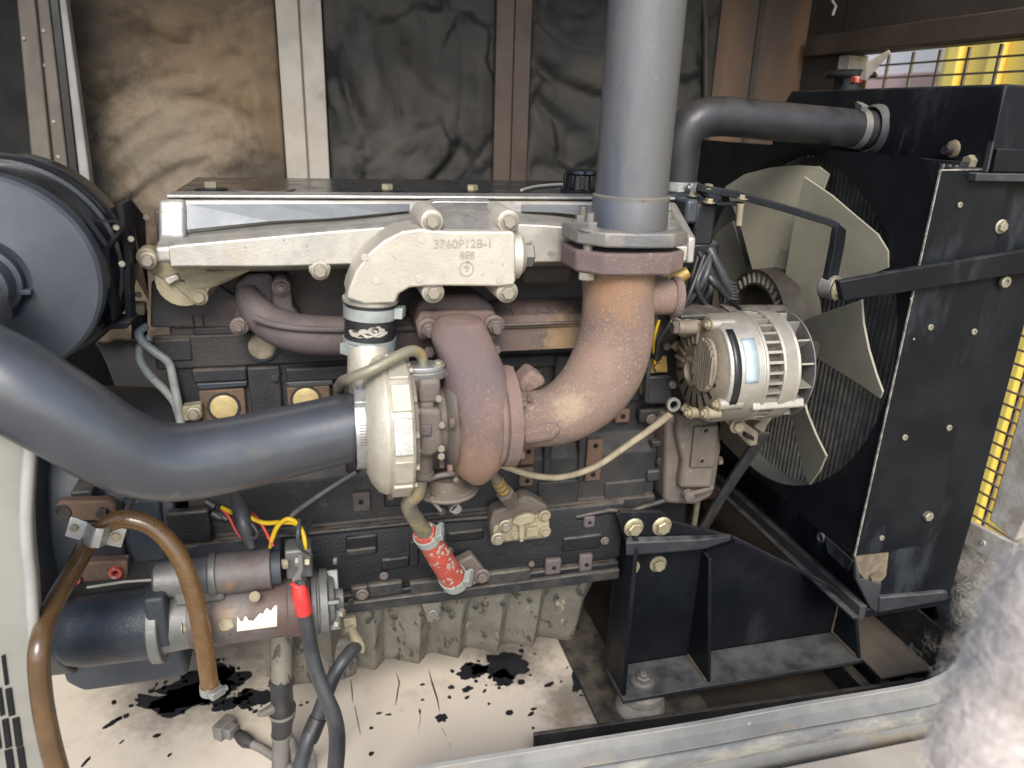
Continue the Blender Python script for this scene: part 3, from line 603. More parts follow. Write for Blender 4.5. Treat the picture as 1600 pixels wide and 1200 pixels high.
for side in (0, -1): b.add([r[side] for r in rows] + [(rows[0][side][0], .27, ZPB + .01), (rows[0][side][0], .27, ZR - .004)], [tuple(range(15))])
pan = b.build('oil_pan', 'sump_paint', eng, smooth=55)
plate('pan_lug', [(659, 944), (690, 942), (688, 968), (680, 974), (668, 972)], -.050, .02, 'sump_paint', pan, .002)
bpx(676, 958, -.051, 8.5, pan, 'socket', 'grey_steel')
plate('pan_sump', [(440, 1010), (560, 1000), (560, 1058), (535, 1066), (430, 1078)], .0, .16, 'sump_paint', pan, .012, seg=3)
# ================================================================ INTAKE SIDE
im = thing('intake_manifold', 'long dusty aluminium intake manifold bolted along the top of the engine', 'manifold', P(660, 420, -.06))
YC, YR, YT = -.135, -.088, -.055
st = [(262, 312, 372, 381, 420), (287, 311, 368, 378, 419), (420, 311, 354, 366, 419), (520, 312, 348, 357, 416), (600, 312, 341, 351, 414), (660, 312, 335, 346, 413),
      (800, 313, 334, 346, 413), (870, 313, 338, 349, 412), (930, 314, 346, 356, 411), (1000, 315, 362, 370, 411), (1060, 316, 372, 380, 411), (1085, 317, 374, 382, 411)]
rings = []
for x, t, r_, c_, b_ in st:
    X = P(x, c_, YC).x
    xx = lambda y, Y: P(x, y, Y).z
    rings.append([Vector((X, Y, z)) for Y, z in ((-.012, xx(t, YT)), (YT, xx(t, YT)), (YT - .004, xx(t + 4, YT)), (YR + .016, xx(r_ - 3, YR + .012)), (YR, xx(r_ + 1, YR)),
        (YC + .012, xx(c_ - 3, YC + .008)), (YC, xx(c_ + 5, YC)), (YC, xx(b_ - 3, YC)), (YC + .008, xx(b_, YC)), (-.03, xx(b_ + 5, -.03)), (-.012, xx(b_ + 5, -.03)))])
rings = [[Vector(a) for a in row] for row in zip(*[cr([tuple(r_[i]) for r_ in rings], 4) for i in range(len(rings[0]))])]
MB().loft(rings).build('manifold_body', 'aluminium', im, smooth=32, bevel=.0025)
pk = [(292, 318, 362), (420, 318, 349), (520, 318, 344), (600, 318, 336), (640, 318, 332)]
MB().loft([[P(x, t + 1, YT - .0085), P(x, r_ - 3, YR + .004)] for x, t, r_ in pk], False, False).build('recessed_panel', 'sky_tinted_alloy', im, smooth=0, solid=.0012)
MB().loft([[P(x, t + 1, YT - .0085), P(x, r_ - 3, YR + .004)] for x, t, r_ in ((815, 319, 333), (870, 319, 335), (930, 320, 342), (1000, 321, 358), (1045, 322, 366))], False, False).build('recessed_panel', 'sky_tinted_alloy', im, smooth=0, solid=.0012)
# left end block and top bead
X0 = P(246, 400, -.12).x; X1 = P(288, 340, -.09).x
MB().loft([[(x, y, z) for y, z in ((-.01, zz(312, -.06, 262)), (-.066, zz(312, -.066, 262)), (-.098 - e, zz(372, -.10, 262)), (-.132 - e * .3, zz(386, -.132, 262)), (-.132, zz(410, -.13, 262)), (-.02, zz(416, -.1, 262)))]
           for x, e in ((X0, 0), (X1, .004))]).build('end_block', 'aluminium', im, bevel=.005, seg=3)
MB().box(X0 + .01, rings[-1][0].x - .003, -.061, -.014, zz(311, YT) + .0005, zz(311, YT) + .005).build('top_bead', 'clamp_plate', im, bevel=.0015)
X9 = rings[-1][0].x
MB().loft([[(x, y, z) for y, z in ((-.01, zz(318, -.06, 1060)), (-.058, zz(318, -.06, 1060)), (-.137, zz(372, -.137, 1085)), (-.139, zz(411, -.139, 1085)), (-.02, zz(414, -.1, 1085)))] for x in (X9 - .012, X9 + .001)]).build('end_block', 'aluminium', im, bevel=.003)
# lower left port casting with lugs
plate('port_casting', [(230, 392), (246, 392), (262, 412), (270, 425), (400, 420), (345, 446), (318, 456), (322, 470), (308, 478), (298, 474), (262, 446), (228, 424), (220, 408)], -.070, .068, 'bare_casting', im, .008, seg=3)
MB().lathe(P(285, 440, -.07), (0, 1, .0), [(0, .004), (.002, .036), (.065, .045)], 24).build('port_boss', 'bare_casting', im, smooth=60)
plate('cast_lug', [(255, 436), (276, 428), (281, 436), (262, 447)], -.080, .014, 'aluminium', im, .002)
MB().lathe(P(233, 398, -.068), (0, -1, 0), [(0, .014), (.02, .013), (.021, 0)], 20).build('lug', 'bare_casting', im)
bpx(231, 407, -.090, 9.5, im); bpx(311, 464, -.074, 9.5, im, m='bare_casting')
MB().lathe(P(499, 414, -.11), (0, -1, 0), [(-.02, .016), (.022, .015), (.024, .011)], 20).build('lug', 'aluminium', im, bevel=.001)
bpx(500, 423, -.134, 10.5, im)
MB().lathe(P(838, 437, -.03), (0, 0, 1), [(0, .007), (.006, .0075), (.03, .008)], 12).build('drain_plug', 'rusty_cast', im)
pbox('under_casting', 815, 413, 895, 445, -.05, .04, 'manifold_iron', im, .01)
text('cast_mark', '3/', P(895, 380, YC - .001), .012, 'alt_rear', im)
# ---- cast inlet elbow
el = thing('inlet_elbow', 'cast aluminium air inlet elbow with part number, four bolts and side plug', 'pipe elbow', P(690, 440, -.16))
YE = -.215
out = [(806, 366), (800, 361), (700, 361), (655, 357), (628, 361), (600, 375), (575, 396), (556, 422), (545, 450), (541, 466), (570, 476), (618, 474), (623, 460), (640, 450), (662, 448), (690, 447), (780, 448), (803, 446), (806, 438)]
MB().prism(pp(out, YE), (0, .085, 0)).build('elbow_body', 'cast_alloy', el, bevel=.016, seg=5, smooth=50)
a, r = path([(700, 405, -.172, 38), (640, 408, -.172, 40), (598, 425, -.172, 41), (580, 462, -.172, 40), (579, 482, -.172, 38)], 8)
MB().tube(a, r, 24).build('neck', 'cast_alloy', el, smooth=60)
# sloped upper cover over the manifold
b = MB(); f0 = pp([(654, 362), (806, 362)], YE + .006); f1 = pp([(664, 317), (782, 317)], -.105); bk = pp([(664, 335), (790, 335)], -.07)
za = pp([(650, 350), (650, 332)], -.15)
b.loft([[P(650, 362, YE + .012), P(650, 340, -.16), P(668, 318, -.11), P(668, 318, -.06), P(650, 400, -.10)], [P(690, 362, YE + .006), P(690, 331, -.155), P(690, 316, -.11), P(690, 316, -.06), P(690, 400, -.10)],
        [P(775, 362, YE + .006), P(775, 331, -.155), P(770, 317, -.11), P(770, 317, -.06), P(775, 400, -.10)], [P(806, 362, YE + .010), P(803, 346, -.16), P(792, 332, -.12), P(790, 328, -.06), P(806, 400, -.10)]])
b.build('cover', 'aluminium', el, bevel=.007, seg=3, smooth=50)
MB().prism([P(680, 314.5, -.10), P(768, 315, -.10), P(776, 318, -.10), P(672, 318, -.10)], (0, .03, 0)).build('cover_gasket', 'clamp_plate', el, bevel=.001)
for x, y, Y in ((675, 346, -.212), (795, 346, -.205), (677, 457, -.207), (793, 457, -.207)):
    MB().lathe(P(x, y, Y), (0, 1, 0), [(0, .0135), (.002, .0155), (.085, .017)], 22).build('bolt_boss', 'cast_alloy', el, smooth=50)
    bpx(x, y, Y, 10.5, el)
p = P(806, 398, -.175)
MB().lathe(p, (1, 0, 0), [(-.02, .034), (.002, .034), (.004, .030), (.009, .026), (.0095, 0)], 28).build('plug_boss', 'cast_alloy', el)
bolt(p + Vector((.009, 0, 0)), .0175, el, 'hex', 'grey_steel', d=(1, 0, 0), name='plug')
ya = YE - .0002
text('part_number', '3760P12B-1', P(724, 381, ya), .0165, 'cast_dark', el, ext=.0012)
text('cast_mark', '8E8', P(730, 399, ya), .0140, 'cast_dark', el, ext=.0012); text('cast_mark', 'A', P(731, 410, ya), .008, 'cast_dark', el, ext=.001)
p = P(729, 420, ya); MB().lathe(p, (0, -1, 0), [(-.001, .0088), (.001, .0088), (.001, .0102), (-.001, .0102)], 30).build('emblem_ring', 'cast_dark', el); text('emblem', '↑', p, .013, 'cast_dark', el, ext=.0011)
for x, y in ((659, 373), (588, 439), (655, 436), (781, 437), (570, 402), (733, 371)): MB().lathe(P(x, y, ya), (0, -1, 0), [(-.001, .0055), (.0008, .0052), (.0009, 0)], 18).build('ejector_mark', 'cast_alloy', el)
# ---- coupling hose
ch = thing('coupling_hose', 'short black coupling hose with peeling cream paint and two clamps below the elbow', 'hose', P(576, 545, -.172))
c0, c1 = P(579, 468, -.172), P(577, 552, -.172); ax = (c1 - c0).normalized(); L_ = (c1 - c0).length; rr = rp(40, c0)
MB().lathe(c0, ax, [(0, rr * .9), (0, rr), (L_ * .25, rr * 1.0), (L_ * .5, rr * .99), (L_ * .75, rr), (L_, rr), (L_, rr * .9)], 36).build('hose_wall', 'rubber', ch, smooth=60)
MB().lathe(c0 - ax * .002, ax, [(0, rr * 1.0), (-.001, rr * 1.09), (.004, rr * 1.07), (.006, rr)], 36).build('hose_lip', 'cast_alloy', ch)
clampband('clamp_band', c0 + ax * .016, ax, rr * 1.0, .016, 'pale_tube', ch, .0016, screw=(.9, -.3, 0)); clampband('clamp_band', c0 + ax * (L_ * .79), ax, rr * 1.0, .016, 'pale_tube', ch, .0016, screw=(-.75, -.7, 0))
random.seed(11)
for (ang, t, sz, sx) in ((.15, .50, .008, 1.5), (.42, .46, .010, 1.2), (.52, .52, .006, 2.2), (-.25, .54, .006, 2.0), (-.05, .47, .005, 1.5), (-.5, .5, .005, 2), (.3, .97, .007, 2), (-.35, .95, .007, 2.2), (.7, .93, .005, 1.2)):
    ang -= .25; pts = []
    for (u, v) in blob((0, 0), sz, ang * 9 + t * 31, 18, .6):
        a_ = ang + u * sx / rr - math.pi / 2; h = t * L_ + v
        pts.append(c0 + ax * h + Vector((math.cos(a_), math.sin(a_), 0)) * (rr * 1.012))
    n_ = Vector((math.cos(ang - math.pi / 2), math.sin(ang - math.pi / 2), 0)); MB().prism(pts, n_ * -.001).build('paint_flake', 'cream_post', ch, smooth=0)
# ================================================================ TURBOCHARGER
AY, AZ = -.25, .598
tb = thing('turbocharger', 'turbocharger with cream alloy compressor housing and rusty brown turbine housing', 'turbocharger', P(700, 740, AY))
o = Vector((0, AY, AZ)); XA = (1, 0, 0)
tx = lambda px, py=660: P(px, py, AY).x
tf = lambda px: P(px, 650, -.305).x
x_in, x_v0, x_rim0, x_rim1 = tx(556), tx(570), tx(603), tx(637)
ch_ = MB().lathe(o, XA, [(x_in, .047), (x_in, .054), (x_in + .014, .056), (x_v0 - .002, .062), (x_v0 + .004, .078), (x_v0 + .014, .091), (x_v0 + .024, .0955), (x_v0 + .034, .092), (x_rim0 - .002, .088), (x_rim0, .0945), (x_rim0 + .006, .0955), (x_rim1 - .004, .0955), (x_rim1, .092), (x_rim1, .05)], 64)
cmp_ = ch_.build('compressor_housing', 'compressor_alloy', tb, smooth=40, bevel=.001)
a, r = path([(577, 548, -.20, 33), (577, 580, -.215, 34), (579, 610, -.235, 34), (590, 640, -.26, 32), (597, 690, -.27, 25)], 8)
MB().tube(a, r, 28).build('outlet_duct', 'compressor_alloy', tb, smooth=60)
for i in range(12):
    a_ = R(30 * i + 12); d = Vector((0, -math.cos(a_), math.sin(a_))); s_ = Vector((0, math.sin(a_), math.cos(a_)))
    MB().obox(o + Vector(((x_rim0 + x_rim1) / 2 - .001, 0, 0)) + d * .0945, XA, s_, d, .0125, .0185 if i % 2 else .0235, .0026).build('rim_pad', 'clamp_plate' if i % 3 == 0 else 'compressor_alloy', tb, bevel=.0015)
    bolt(o + Vector((x_rim1 + .0005, 0, 0)) + d * .088, .0048, tb, 'hex', 'steel_bolt', d=XA)
# centre housing
xc0, xc1 = x_rim1 + .0005, tx(704)
MB().lathe(o, XA, [(xc0, .06), (xc0, .084), (xc0 + .005, .084), (xc0 + .008, .060), (xc0 + .014, .046), ((xc0 + xc1) / 2, .040), (xc1 - .012, .046), (xc1 - .006, .062), (xc1, .066)], 40).build('centre_housing', 'front_case', tb, smooth=50)
for x, y, w in ((672, 606, 17), (668, 640, 12)):
    pbox('oil_pad', x - w, y - 12, x + w, y + 26, -.292, .04, 'front_case', tb, .006, seg=3)
plate('cast_web', [(652, 640), (690, 640), (694, 700), (676, 715), (650, 715)], -.296, .04, 'front_case', tb, .006, seg=3)
MB().obox(P(663, 672, -.297), XA, (0, 1, 0), (0, 0, 1), .010, .004, .008).build('cast_window', 'manifold_iron', tb, bevel=.003)
# oil feed flange on top
ofp = P(660, 590, -.262)
MB().prism([ofp + Vector((.032 * math.cos(t_), .020 * math.sin(t_), 0)) for t_ in [2 * math.pi * i / 20 for i in range(20)]], (0, 0, .012)).build('oil_flange', 'grey_steel', tb, bevel=.002)
MB().prism([ofp + Vector((.030 * math.cos(t_), .019 * math.sin(t_), .0125)) for t_ in [2 * math.pi * i / 20 for i in range(20)]], (0, 0, .006)).build('oil_flange', 'clamp_steel', tb, bevel=.001)
MB().lathe(ofp + Vector((0, 0, -.035)), (0, 0, 1), [(0, .018), (.02, .020), (.036, .021)], 20).build('oil_boss', 'front_case', tb)
for dx in (-.021, .021): bolt(ofp + Vector((dx, -.004, .018)), .0065, tb, 'flange', 'steel_bolt', d=(0, 0, 1))
for x, y in ((652, 642), (686, 622), (691, 663), (653, 703), (690, 700), (690, 712)): bpx(x, y, -.302, 6, tb, 'hex', 'steel_bolt', d=(-.3, -1, 0))
MB().lathe(P(658, 700, -.26), (0, 0, -1), [(0, .018), (.035, .016), (.036, .0175), (.042, .0175), (.043, .012)], 22).build('drain_neck', 'front_case', tb)
# turbine housing: scroll with rectangular inlet
rows_ = [(500, 688, 752, -.232), (515, 680, 758, -.248), (535, 675, 766, -.266), (570, 685, 778, -.290), (605, 689, 790, -.306), (645, 692, 796, -.315), (680, 693, 795, -.311), (706, 694, 790, -.303), (725, 699, 780, -.291), (737, 707, 769, -.276), (744, 720, 756, -.262)]
rings = []
for y, l_, r_, f_ in [tuple(v) for v in cr(rows_, 4)]:
    yc = (f_ - .165) / 2; hd = (-.165 - f_) / 2; a_, b_ = P(l_, y, yc), P(r_, y, yc); cx_, hw_ = (a_.x + b_.x) / 2, (b_.x - a_.x) / 2; z_ = P((l_ + r_) / 2, y, f_ + .03).z; ring = []
    for k in range(40):
        t_ = 2 * math.pi * k / 40; c, s_ = math.cos(t_), math.sin(t_); n_ = 2.7; kk = (abs(c) ** n_ + abs(s_) ** n_) ** (-1 / n_)
        ring.append((cx_ + hw_ * kk * c, yc + hd * kk * s_, z_))
    rings.append(ring)
MB().loft(rings).build('turbine_scroll', 'rusty_cast', tb, smooth=45)
MB().lathe(o, XA, [(tx(696), .045), (tx(697), .050), (tx(706), .050), (tx(730), .048), (tf(765), .050), (tf(776), .058), (tf(785), .066), (tf(789), .05)], 48).build('turbine_core', 'rusty_cast', tb, smooth=60)
MB().lathe(o, XA, [(tf(784), .05), (tf(784), .068), (tf(791), .070), (tf(792), .066), (tf(794), .066), (tf(795), .072), (tf(815), .072), (tf(816), .05)], 48).build('outlet_ring', 'rusty_cast', tb, bevel=.001)
for i in range(6):
    a_ = R(60 * i + 20); d = Vector((0, -math.cos(a_), math.sin(a_))); bolt(o + Vector((tx(695), 0, 0)) + d * .074, .0068, tb, 'hex', 'rusty_cast', d=(-1, 0, 0)); 
for i in range(5):
    a_ = R(72 * i + 35); d = Vector((0, -math.cos(a_), math.sin(a_))); bolt(o + Vector((tf(816), 0, 0)) + d * .064, .006, tb, 'hex', 'rusty_elbow', d=(1, 0, 0))
# wastegate actuator below
wp = P(697, 765, -.20)
wa = MB().lathe(wp, (0, 0, 1), [(-.02, .012), (-.004, .030), (0, .047), (.003, .049), (.006, .047), (.010, .030), (.024, .026), (.026, 0)], 32).build('actuator_can', 'front_case', tb, smooth=40)
MB().lathe(wp + Vector((0, 0, .0061)), (0, 0, 1), [(0, .044), (.0015, .042), (.002, 0)], 30).build('actuator_lid', 'grey_steel', wa)
for s_ in (-1, 1): MB().prism([P(697 + s_ * 22, 772, -.235), P(697 + s_ * 25, 784, -.235), P(697 + s_ * 8, 802, -.235), P(697 + s_ * 5, 798, -.235), P(697 + s_ * 16, 784, -.235)], (0, .012, 0)).build('actuator_bracket', 'grey_steel', wa, bevel=.001)
MB().lathe(P(713, 796, -.235), (0, 1, 0), [(0, .004), (0, .008), (.015, .008), (.015, .004)], 16).build('bracket_eye', 'grey_steel', wa); bpx(713, 750, -.24, 5, wa, 'nut', 'steel_bolt', d=(0, 0, 1))
bpx(675, 778, -.235, 6, wa, 'hex', 'iron_bolt'); pipe('actuator_rod', [(660, 752, -.22, 5), (690, 742, -.225, 5), (730, 738, -.225, 5)], 'grey_steel', wa)
# ================================================================ EXHAUST SIDE
em = thing('exhaust_manifold', 'dark brown cast iron exhaust manifold running behind the turbocharger', 'manifold', P(560, 540, -.06))
a, r = path([(385, 458, -.03, 18), (398, 482, -.05, 24), (425, 506, -.06, 29), (470, 521, -.065, 31), (540, 525, -.065, 31), (620, 524, -.065, 31), (700, 520, -.065, 31)], 7)
MB().tube(a, r, 24).build('log', 'manifold_iron', em, smooth=60)
a, r = path([(397, 497, -.088, 6), (430, 508, -.094, 5), (480, 514, -.097, 5), (560, 515, -.097, 5), (655, 512, -.097, 5)], 6)
MB().tube(a, [x * 1.0 for x in r], 10).build('cast_rib', 'manifold_iron', em, smooth=60)
plate('runner_flange', [(368, 444), (385, 430), (420, 428), (428, 436), (430, 470), (400, 500), (384, 522), (366, 520), (360, 508), (368, 488)], -.028, .03, 'manifold_iron', em, .006, seg=3)
plate('bolt_column', [(425, 440), (432, 432), (446, 432), (455, 442), (457, 480), (470, 496), (425, 490)], -.050, .05, 'manifold_iron', em, .006, seg=3)
plate('ear', [(366, 500), (382, 492), (400, 496), (412, 500), (410, 513), (384, 518), (370, 520), (361, 510)], -.055, .05, 'manifold_iron', em, .004, seg=3)
bpx(439, 449, -.054, 10, em, 'nut', 'iron_bolt'); bpx(374, 510, -.060, 10, em, 'nut', 'iron_bolt')
# right bar with raised lettering on its upper ledge
xl, xr = P(655, 500, -.09).x, P(1000, 500, -.09).x
zt, zm, zb2 = zz(483, -.075, 840), zz(508, -.10, 840), zz(548, -.095, 840)
MB().loft([[(x, y, z) for y, z in ((-.005, zt), (-.065, zt), (-.090, zz(492, -.09, 840)), (-.098, zm + .004), (-.098, zm - .004), (-.092, zm - .007), (-.092, zb2), (-.005, zb2))] for x in (xl, xr)]).build('bar', 'manifold_iron_rusted', em, bevel=.0015)
MB().box(xl, xr, -.1035, -.0975, zz(505.5, -.10, 840) - .0022, zz(505.5, -.10, 840) + .0022).build('bar_bead', 'iron_bolt', em, bevel=.0015)
slope = Vector((0, -.025, zz(492, -.09, 840) - zt)).normalized(); nrm = Vector((1, 0, 0)).cross(-slope)
text('cast_letters', 'MCCH', P(837, 487, -.0775) + nrm * .001, .029, 'manifold_iron', em, ndir=nrm, ext=.002)
plate('turbo_flange', [(652, 478), (668, 464), (745, 462), (772, 478), (782, 505), (778, 530), (655, 530), (648, 505)], -.145, .075, 'manifold_iron_rusted', em, .01, seg=3)
plate('turbo_flange_face', [(650, 505), (658, 488), (772, 486), (783, 505), (778, 532), (655, 532)], -.165, .019, 'rusty_cast', em, .005)
for x, y in ((669, 513), (772, 508)): bpx(x, y, -.170, 12, em, 'stud', 'iron_bolt', d=(0, -1, -.1), name='stud_nut')
for x, y in ((670, 549), (773, 546)): bpx(x, y, -.16, 9, em, 'hex', 'iron_bolt')
# ---- rusty elbow from the turbine up to the pipe
ee = thing('exhaust_elbow', 'rusty cast exhaust elbow rising from the turbine to the grey pipe flange', 'pipe elbow', P(900, 660, -.24))
spec = [(790, 652, -.252, 46), (815, 652, -.252, 46), (850, 652, -.25, 46), (885, 641, -.245, 50), (922, 612, -.235, 56), (948, 572, -.222, 59), (962, 525, -.212, 58), (966, 475, -.205, 56), (966, 430, -.20, 57), (966, 415, -.20, 60)]
a, r = path(spec, 8)
MB().tube(a, r, 36).build('elbow_pipe', 'rusty_elbow', ee, smooth=70)
plate('wastegate_boss', [(816, 672), (868, 662), (880, 672), (868, 690), (818, 698)], -.30, .06, 'rusty_elbow', ee, .008, seg=3)
plate('wastegate_ear', [(812, 598), (832, 578), (850, 590), (855, 600), (830, 614), (814, 616)], -.26, .04, 'rusty_elbow', ee, .006, seg=3)
for x, y in ((826, 605), (828, 622), (873, 678)): bpx(x, y, -.285, 5.5, ee, 'hex', 'rusty_elbow')
s0, s1 = P(985, 462, -.205), P(1056, 464, -.21)
MB().tube([s0, s0.lerp(s1, .55), s0.lerp(s1, .85), s1], [rp(29, s0), rp(29, s0), rp(28, s0), rp(24, s0)], 24).build('stub', 'rusty_elbow', ee, smooth=60)
MB().lathe(s1, s1 - s0, [(-.008, .028), (-.004, .031), (.003, .030), (.004, 0)], 22).build('stub_cap', 'rusty_cast', ee); bolt(s1 + (s1 - s0).normalized() * .003, .010, ee, 'hex', 'iron_bolt', d=s1 - s0)
PXc, PYc = .432, -.20
def flange(z0, th, rx, ry, n=40, skew=0.):
    pts = [(PXc - .008 + rx * a, PYc + ry * b, z0 + skew * a) for a, b in ((1, -.62), (1, .62), (.55, 1), (-.55, 1), (-1, .55), (-1, -.45), (-.62, -.95), (-.1, -1.04), (.6, -1.0))]
    return MB().prism(pts, (0, 0, th))
z2 = P(978, 430, PYc - .06).z
flange(z2, .030, .079, .066).build('flange', 'rusty_cast', ee, bevel=.004)
ep = thing('exhaust_pipe', 'upright matt grey steel exhaust pipe with bolted bottom flange', 'pipe', (PXc, PYc, z2 + .04))
flange(z2 + .0375, .020, .080, .067, skew=-.001).build('flange', 'grey_steel', ep, bevel=.003)
zp = z2 + .0575
MB().lathe((PXc, PYc, zp), (0, 0, 1), [(0, .0545), (.040, .0535), (.042, .052), (.042, .048)], 48).build('collar', 'grey_pipe', ep)
MB().lathe((PXc, PYc, zp + .0385), (0, 0, 1), [(0, .0535), (.004, .0542), (.006, .051)], 48).build('weld_bead', 'grey_steel', ep)
MB().lathe((PXc, PYc, zp + .03), (0, 0, 1), [(0, .0505), (.5, .0505)], 56).build('pipe', 'grey_pipe', ep)
for dx, dy in ((-.062, -.030), (.062, -.012), (-.045, .045), (.048, .042)):
    bolt((PXc - .008 + dx, PYc + dy, z2 + .0575), .0118, ep, 'stud', 'grey_steel', d=(0, 0, 1), name='stud_nut')
    bolt((PXc - .008 + dx, PYc + dy, z2 - .001), .0118, ee, 'hex', 'steel_bolt', d=(0, 0, -1))
    MB().lathe((PXc - .008 + dx, PYc + dy, z2 + .028), (0, 0, 1), [(0, .007), (.012, .007)], 12).build('stud_shank', 'steel_bolt', ee)
# ================================================================ INTAKE HOSE AND FILTER
ih = thing('intake_hose', 'thick glossy black rubber air hose curving from filter to turbo inlet', 'hose', P(275, 780, -.35))
spec = [(-60, 470, -.27, 72), (-100, 520, -.32, 74), (-60, 560, -.335, 75), (20, 602, -.34, 74), (100, 649, -.338, 70), (170, 693, -.332, 66), (225, 716, -.322, 63), (280, 722, -.31, 61), (350, 712, -.295, 59), (450, 690, -.27, 56), (562, 664, AY, 54)]
a, r = path(spec, 9)
MB().tube(a, r, 40).build('hose_wall', 'rubber_hose', ih, smooth=80)
d_ = (a[-1] - a[-4]).normalized(); c_ = Vector((x_in + .006, AY, AZ))
clampband('clamp_band', c_, XA, .0565, .017, 'clamp_steel', ih, .0018, screw=(0, -.55, .85))
for i in range(8):
    t_ = R(-2 + i * 3.6); MB().obox(c_ + Vector((0, -math.cos(t_), math.sin(t_))) * .0584, XA, (0, math.sin(t_), math.cos(t_)), (0, -1, 0), .0042, .0006, .0004).build('worm_slot', 'iron_bolt', ih, smooth=0)
af = thing('air_filter', 'large black cylindrical air filter canister with dusty blue grey end cap', 'air filter', P(60, 560, -.05))
fc0 = P(-22, 437, -.20); fr0 = rp(163, fc0)
fax = Vector((-.035, 1, -.005)).normalized()
MB().lathe(fc0, fax, [(.0, fr0 * .30), (-.012, fr0 * .42), (-.004, fr0 * .75), (.0, fr0 * .96), (.004, fr0 * .995), (.03, fr0), (.032, fr0 * .97)], 72).build('end_cap', 'plastic_cap', af, smooth=30)
MB().lathe(fc0, fax, [(.03, fr0 * .985), (.05, fr0 * 1.01), (.085, fr0 * 1.04), (.086, fr0 * 1.08), (.094, fr0 * 1.10), (.104, fr0 * 1.095), (.106, fr0 * 1.05), (.16, fr0 * 1.03), (.17, 0)], 72).build('canister', 'black_gloss', af, smooth=40)
MB().lathe(fc0, -fax, [(.0, fr0 * .34), (.02, fr0 * .345), (.022, fr0 * .30), (.05, fr0 * .295), (.052, fr0 * .26)], 48).build('outlet_neck', 'plastic_cap', af)
MB().obox(fc0 + Vector((rp(52, fc0), -.014, -.012)), (1, 0, 0), (0, 1, 0), (0, 0, 1), .012, .008, .0028).build('mould_tab', 'plastic_cap', af, bevel=.001)
MB().lathe(fc0, fax, [(.115, fr0 * 1.08), (.115, fr0 * 1.125), (.15, fr0 * 1.125), (.15, fr0 * 1.08)], 72).build('mounting_band', 'black_gloss', af)
# filter bracket
fb = thing('filter_bracket', 'black folded steel bracket between the air filter and the engine end', 'bracket', P(185, 510, .03))
plate('outer_strap', [(157, 400), (163, 386), (188, 356), (190, 362), (170, 390), (170, 400), (182, 500), (174, 504)], -.15, .03, 'black_paint', fb, .001)
MB().prism([P(183, 318, -.12), P(192, 318, -.12), P(204, 420, -.12), P(196, 424, -.12)], (0, .05, 0)).build('side_plate', 'black_paint', fb, bevel=.001)
MB().prism([P(192, 318, -.10), P(200, 306, .10), P(226, 340, .14), P(232, 470, .1), P(204, 420, -.10)], (0, .006, .0)).build('back_plate', 'black_gloss', fb)
MB().prism([P(176, 505, -.14), P(204, 503, -.14), P(198, 514, -.14), P(156, 516, -.14)], (0, .05, 0)).build('foot', 'black_paint', fb, bevel=.001)
plate('leg', [(192, 424), (202, 420), (206, 508), (196, 508)], -.12, .03, 'black_paint', fb, .001)
plate('leg', [(205, 500), (225, 490), (225, 530), (205, 530)], .03, .03, 'black_paint', fb, .001)
plate('tie_rod', [(195, 474), (226, 474), (226, 494), (197, 492)], .01, .02, 'bare_casting', fb, .004)
plate('stay', [(120, 318), (125, 318), (140, 340), (168, 380), (164, 386), (135, 346)], -.17, .003, 'black_paint', fb, .0); plate('stay', [(140, 343), (186, 345), (186, 348), (142, 347)], -.16, .003, 'black_paint', fb, .0)
for x, y, Y in ((228, 340, .10), (204, 373, -.125), (216, 460, .03), (190, 412, -.15), (181, 355, -.15)): bpx(x, y, Y, 5, fb, 'hex', 'steel_bolt', d=(.4, -1, 0))
# pale dipstick tubes
dt = thing('breather_tubes', 'pair of bent pale painted tubes clipped to the engine end', 'tube', P(285, 655, -.02))
pipe('tube', [(228, 510, .0, 6), (217, 520, -.015, 6.5), (224, 535, -.02, 6.5), (245, 552, -.02, 6.5), (264, 568, -.02, 6.5), (272, 600, -.02, 6.5), (280, 640, -.02, 6.5), (284, 668, -.02, 6.5)], 'pale_tube', dt)
pipe('tube', [(232, 528, .0, 6), (219, 541, -.01, 6.5), (219, 562, -.012, 6.5), (234, 586, -.012, 6.5), (258, 610, -.012, 6.5), (274, 632, -.012, 6), (282, 662, -.015, 6)], 'pale_tube', dt)
plate('clip', [(284, 636), (314, 632), (316, 654), (286, 660)], -.035, .02, 'bare_casting', dt, .003); bpx(303, 647, -.037, 8, dt, 'flange', 'steel_bolt')
# ================================================================ REAR END: BELL HOUSING, STARTER
bh = thing('bell_housing', 'large dark blue grey flywheel bell housing at the left end of the engine', 'housing', P(150, 1085, .08))
bc = Vector((0, .15, .33))
hx = lambda px, py=950, Y=.0: P(px, py, Y).x
MB().lathe(bc, XA, [(hx(20), .05), (hx(20), .285), (hx(60), .30), (hx(120), .302), (hx(122), .20), (hx(225), .19), (hx(300), .185), (hx(302), .1)], 64).build('bell', 'housing_paint', bh, smooth=40, bevel=.004)
plate('lower_skirt', [(88, 1012), (284, 1008), (296, 1058), (240, 1068), (130, 1084), (100, 1070)], -.05, .12, 'housing_paint', bh, .012, seg=3)
plate('flange_plate', [(82, 800), (92, 784), (170, 782), (182, 790), (180, 815), (100, 815), (90, 812)], -.075, .02, 'rust_boss', bh, .004)
MB().lathe(P(97, 800, -.076), (0, -1, 0), [(0, .012), (.002, .012), (.002, .007), (-.004, .007)], 18).build('eyelet', 'rail_paint', bh); bpx(160, 800, -.078, 9, bh, 'hex', 'rail_paint')
pbox('cast_block', 110, 768, 145, 782, -.06, .05, 'rail_paint', bh, .003); pbox('cast_block', 196, 780, 256, 880, -.04, .06, 'housing_paint', bh, .006); pbox('cast_block', 130, 815, 194, 880, -.05, .06, 'block_paint', bh, .004)
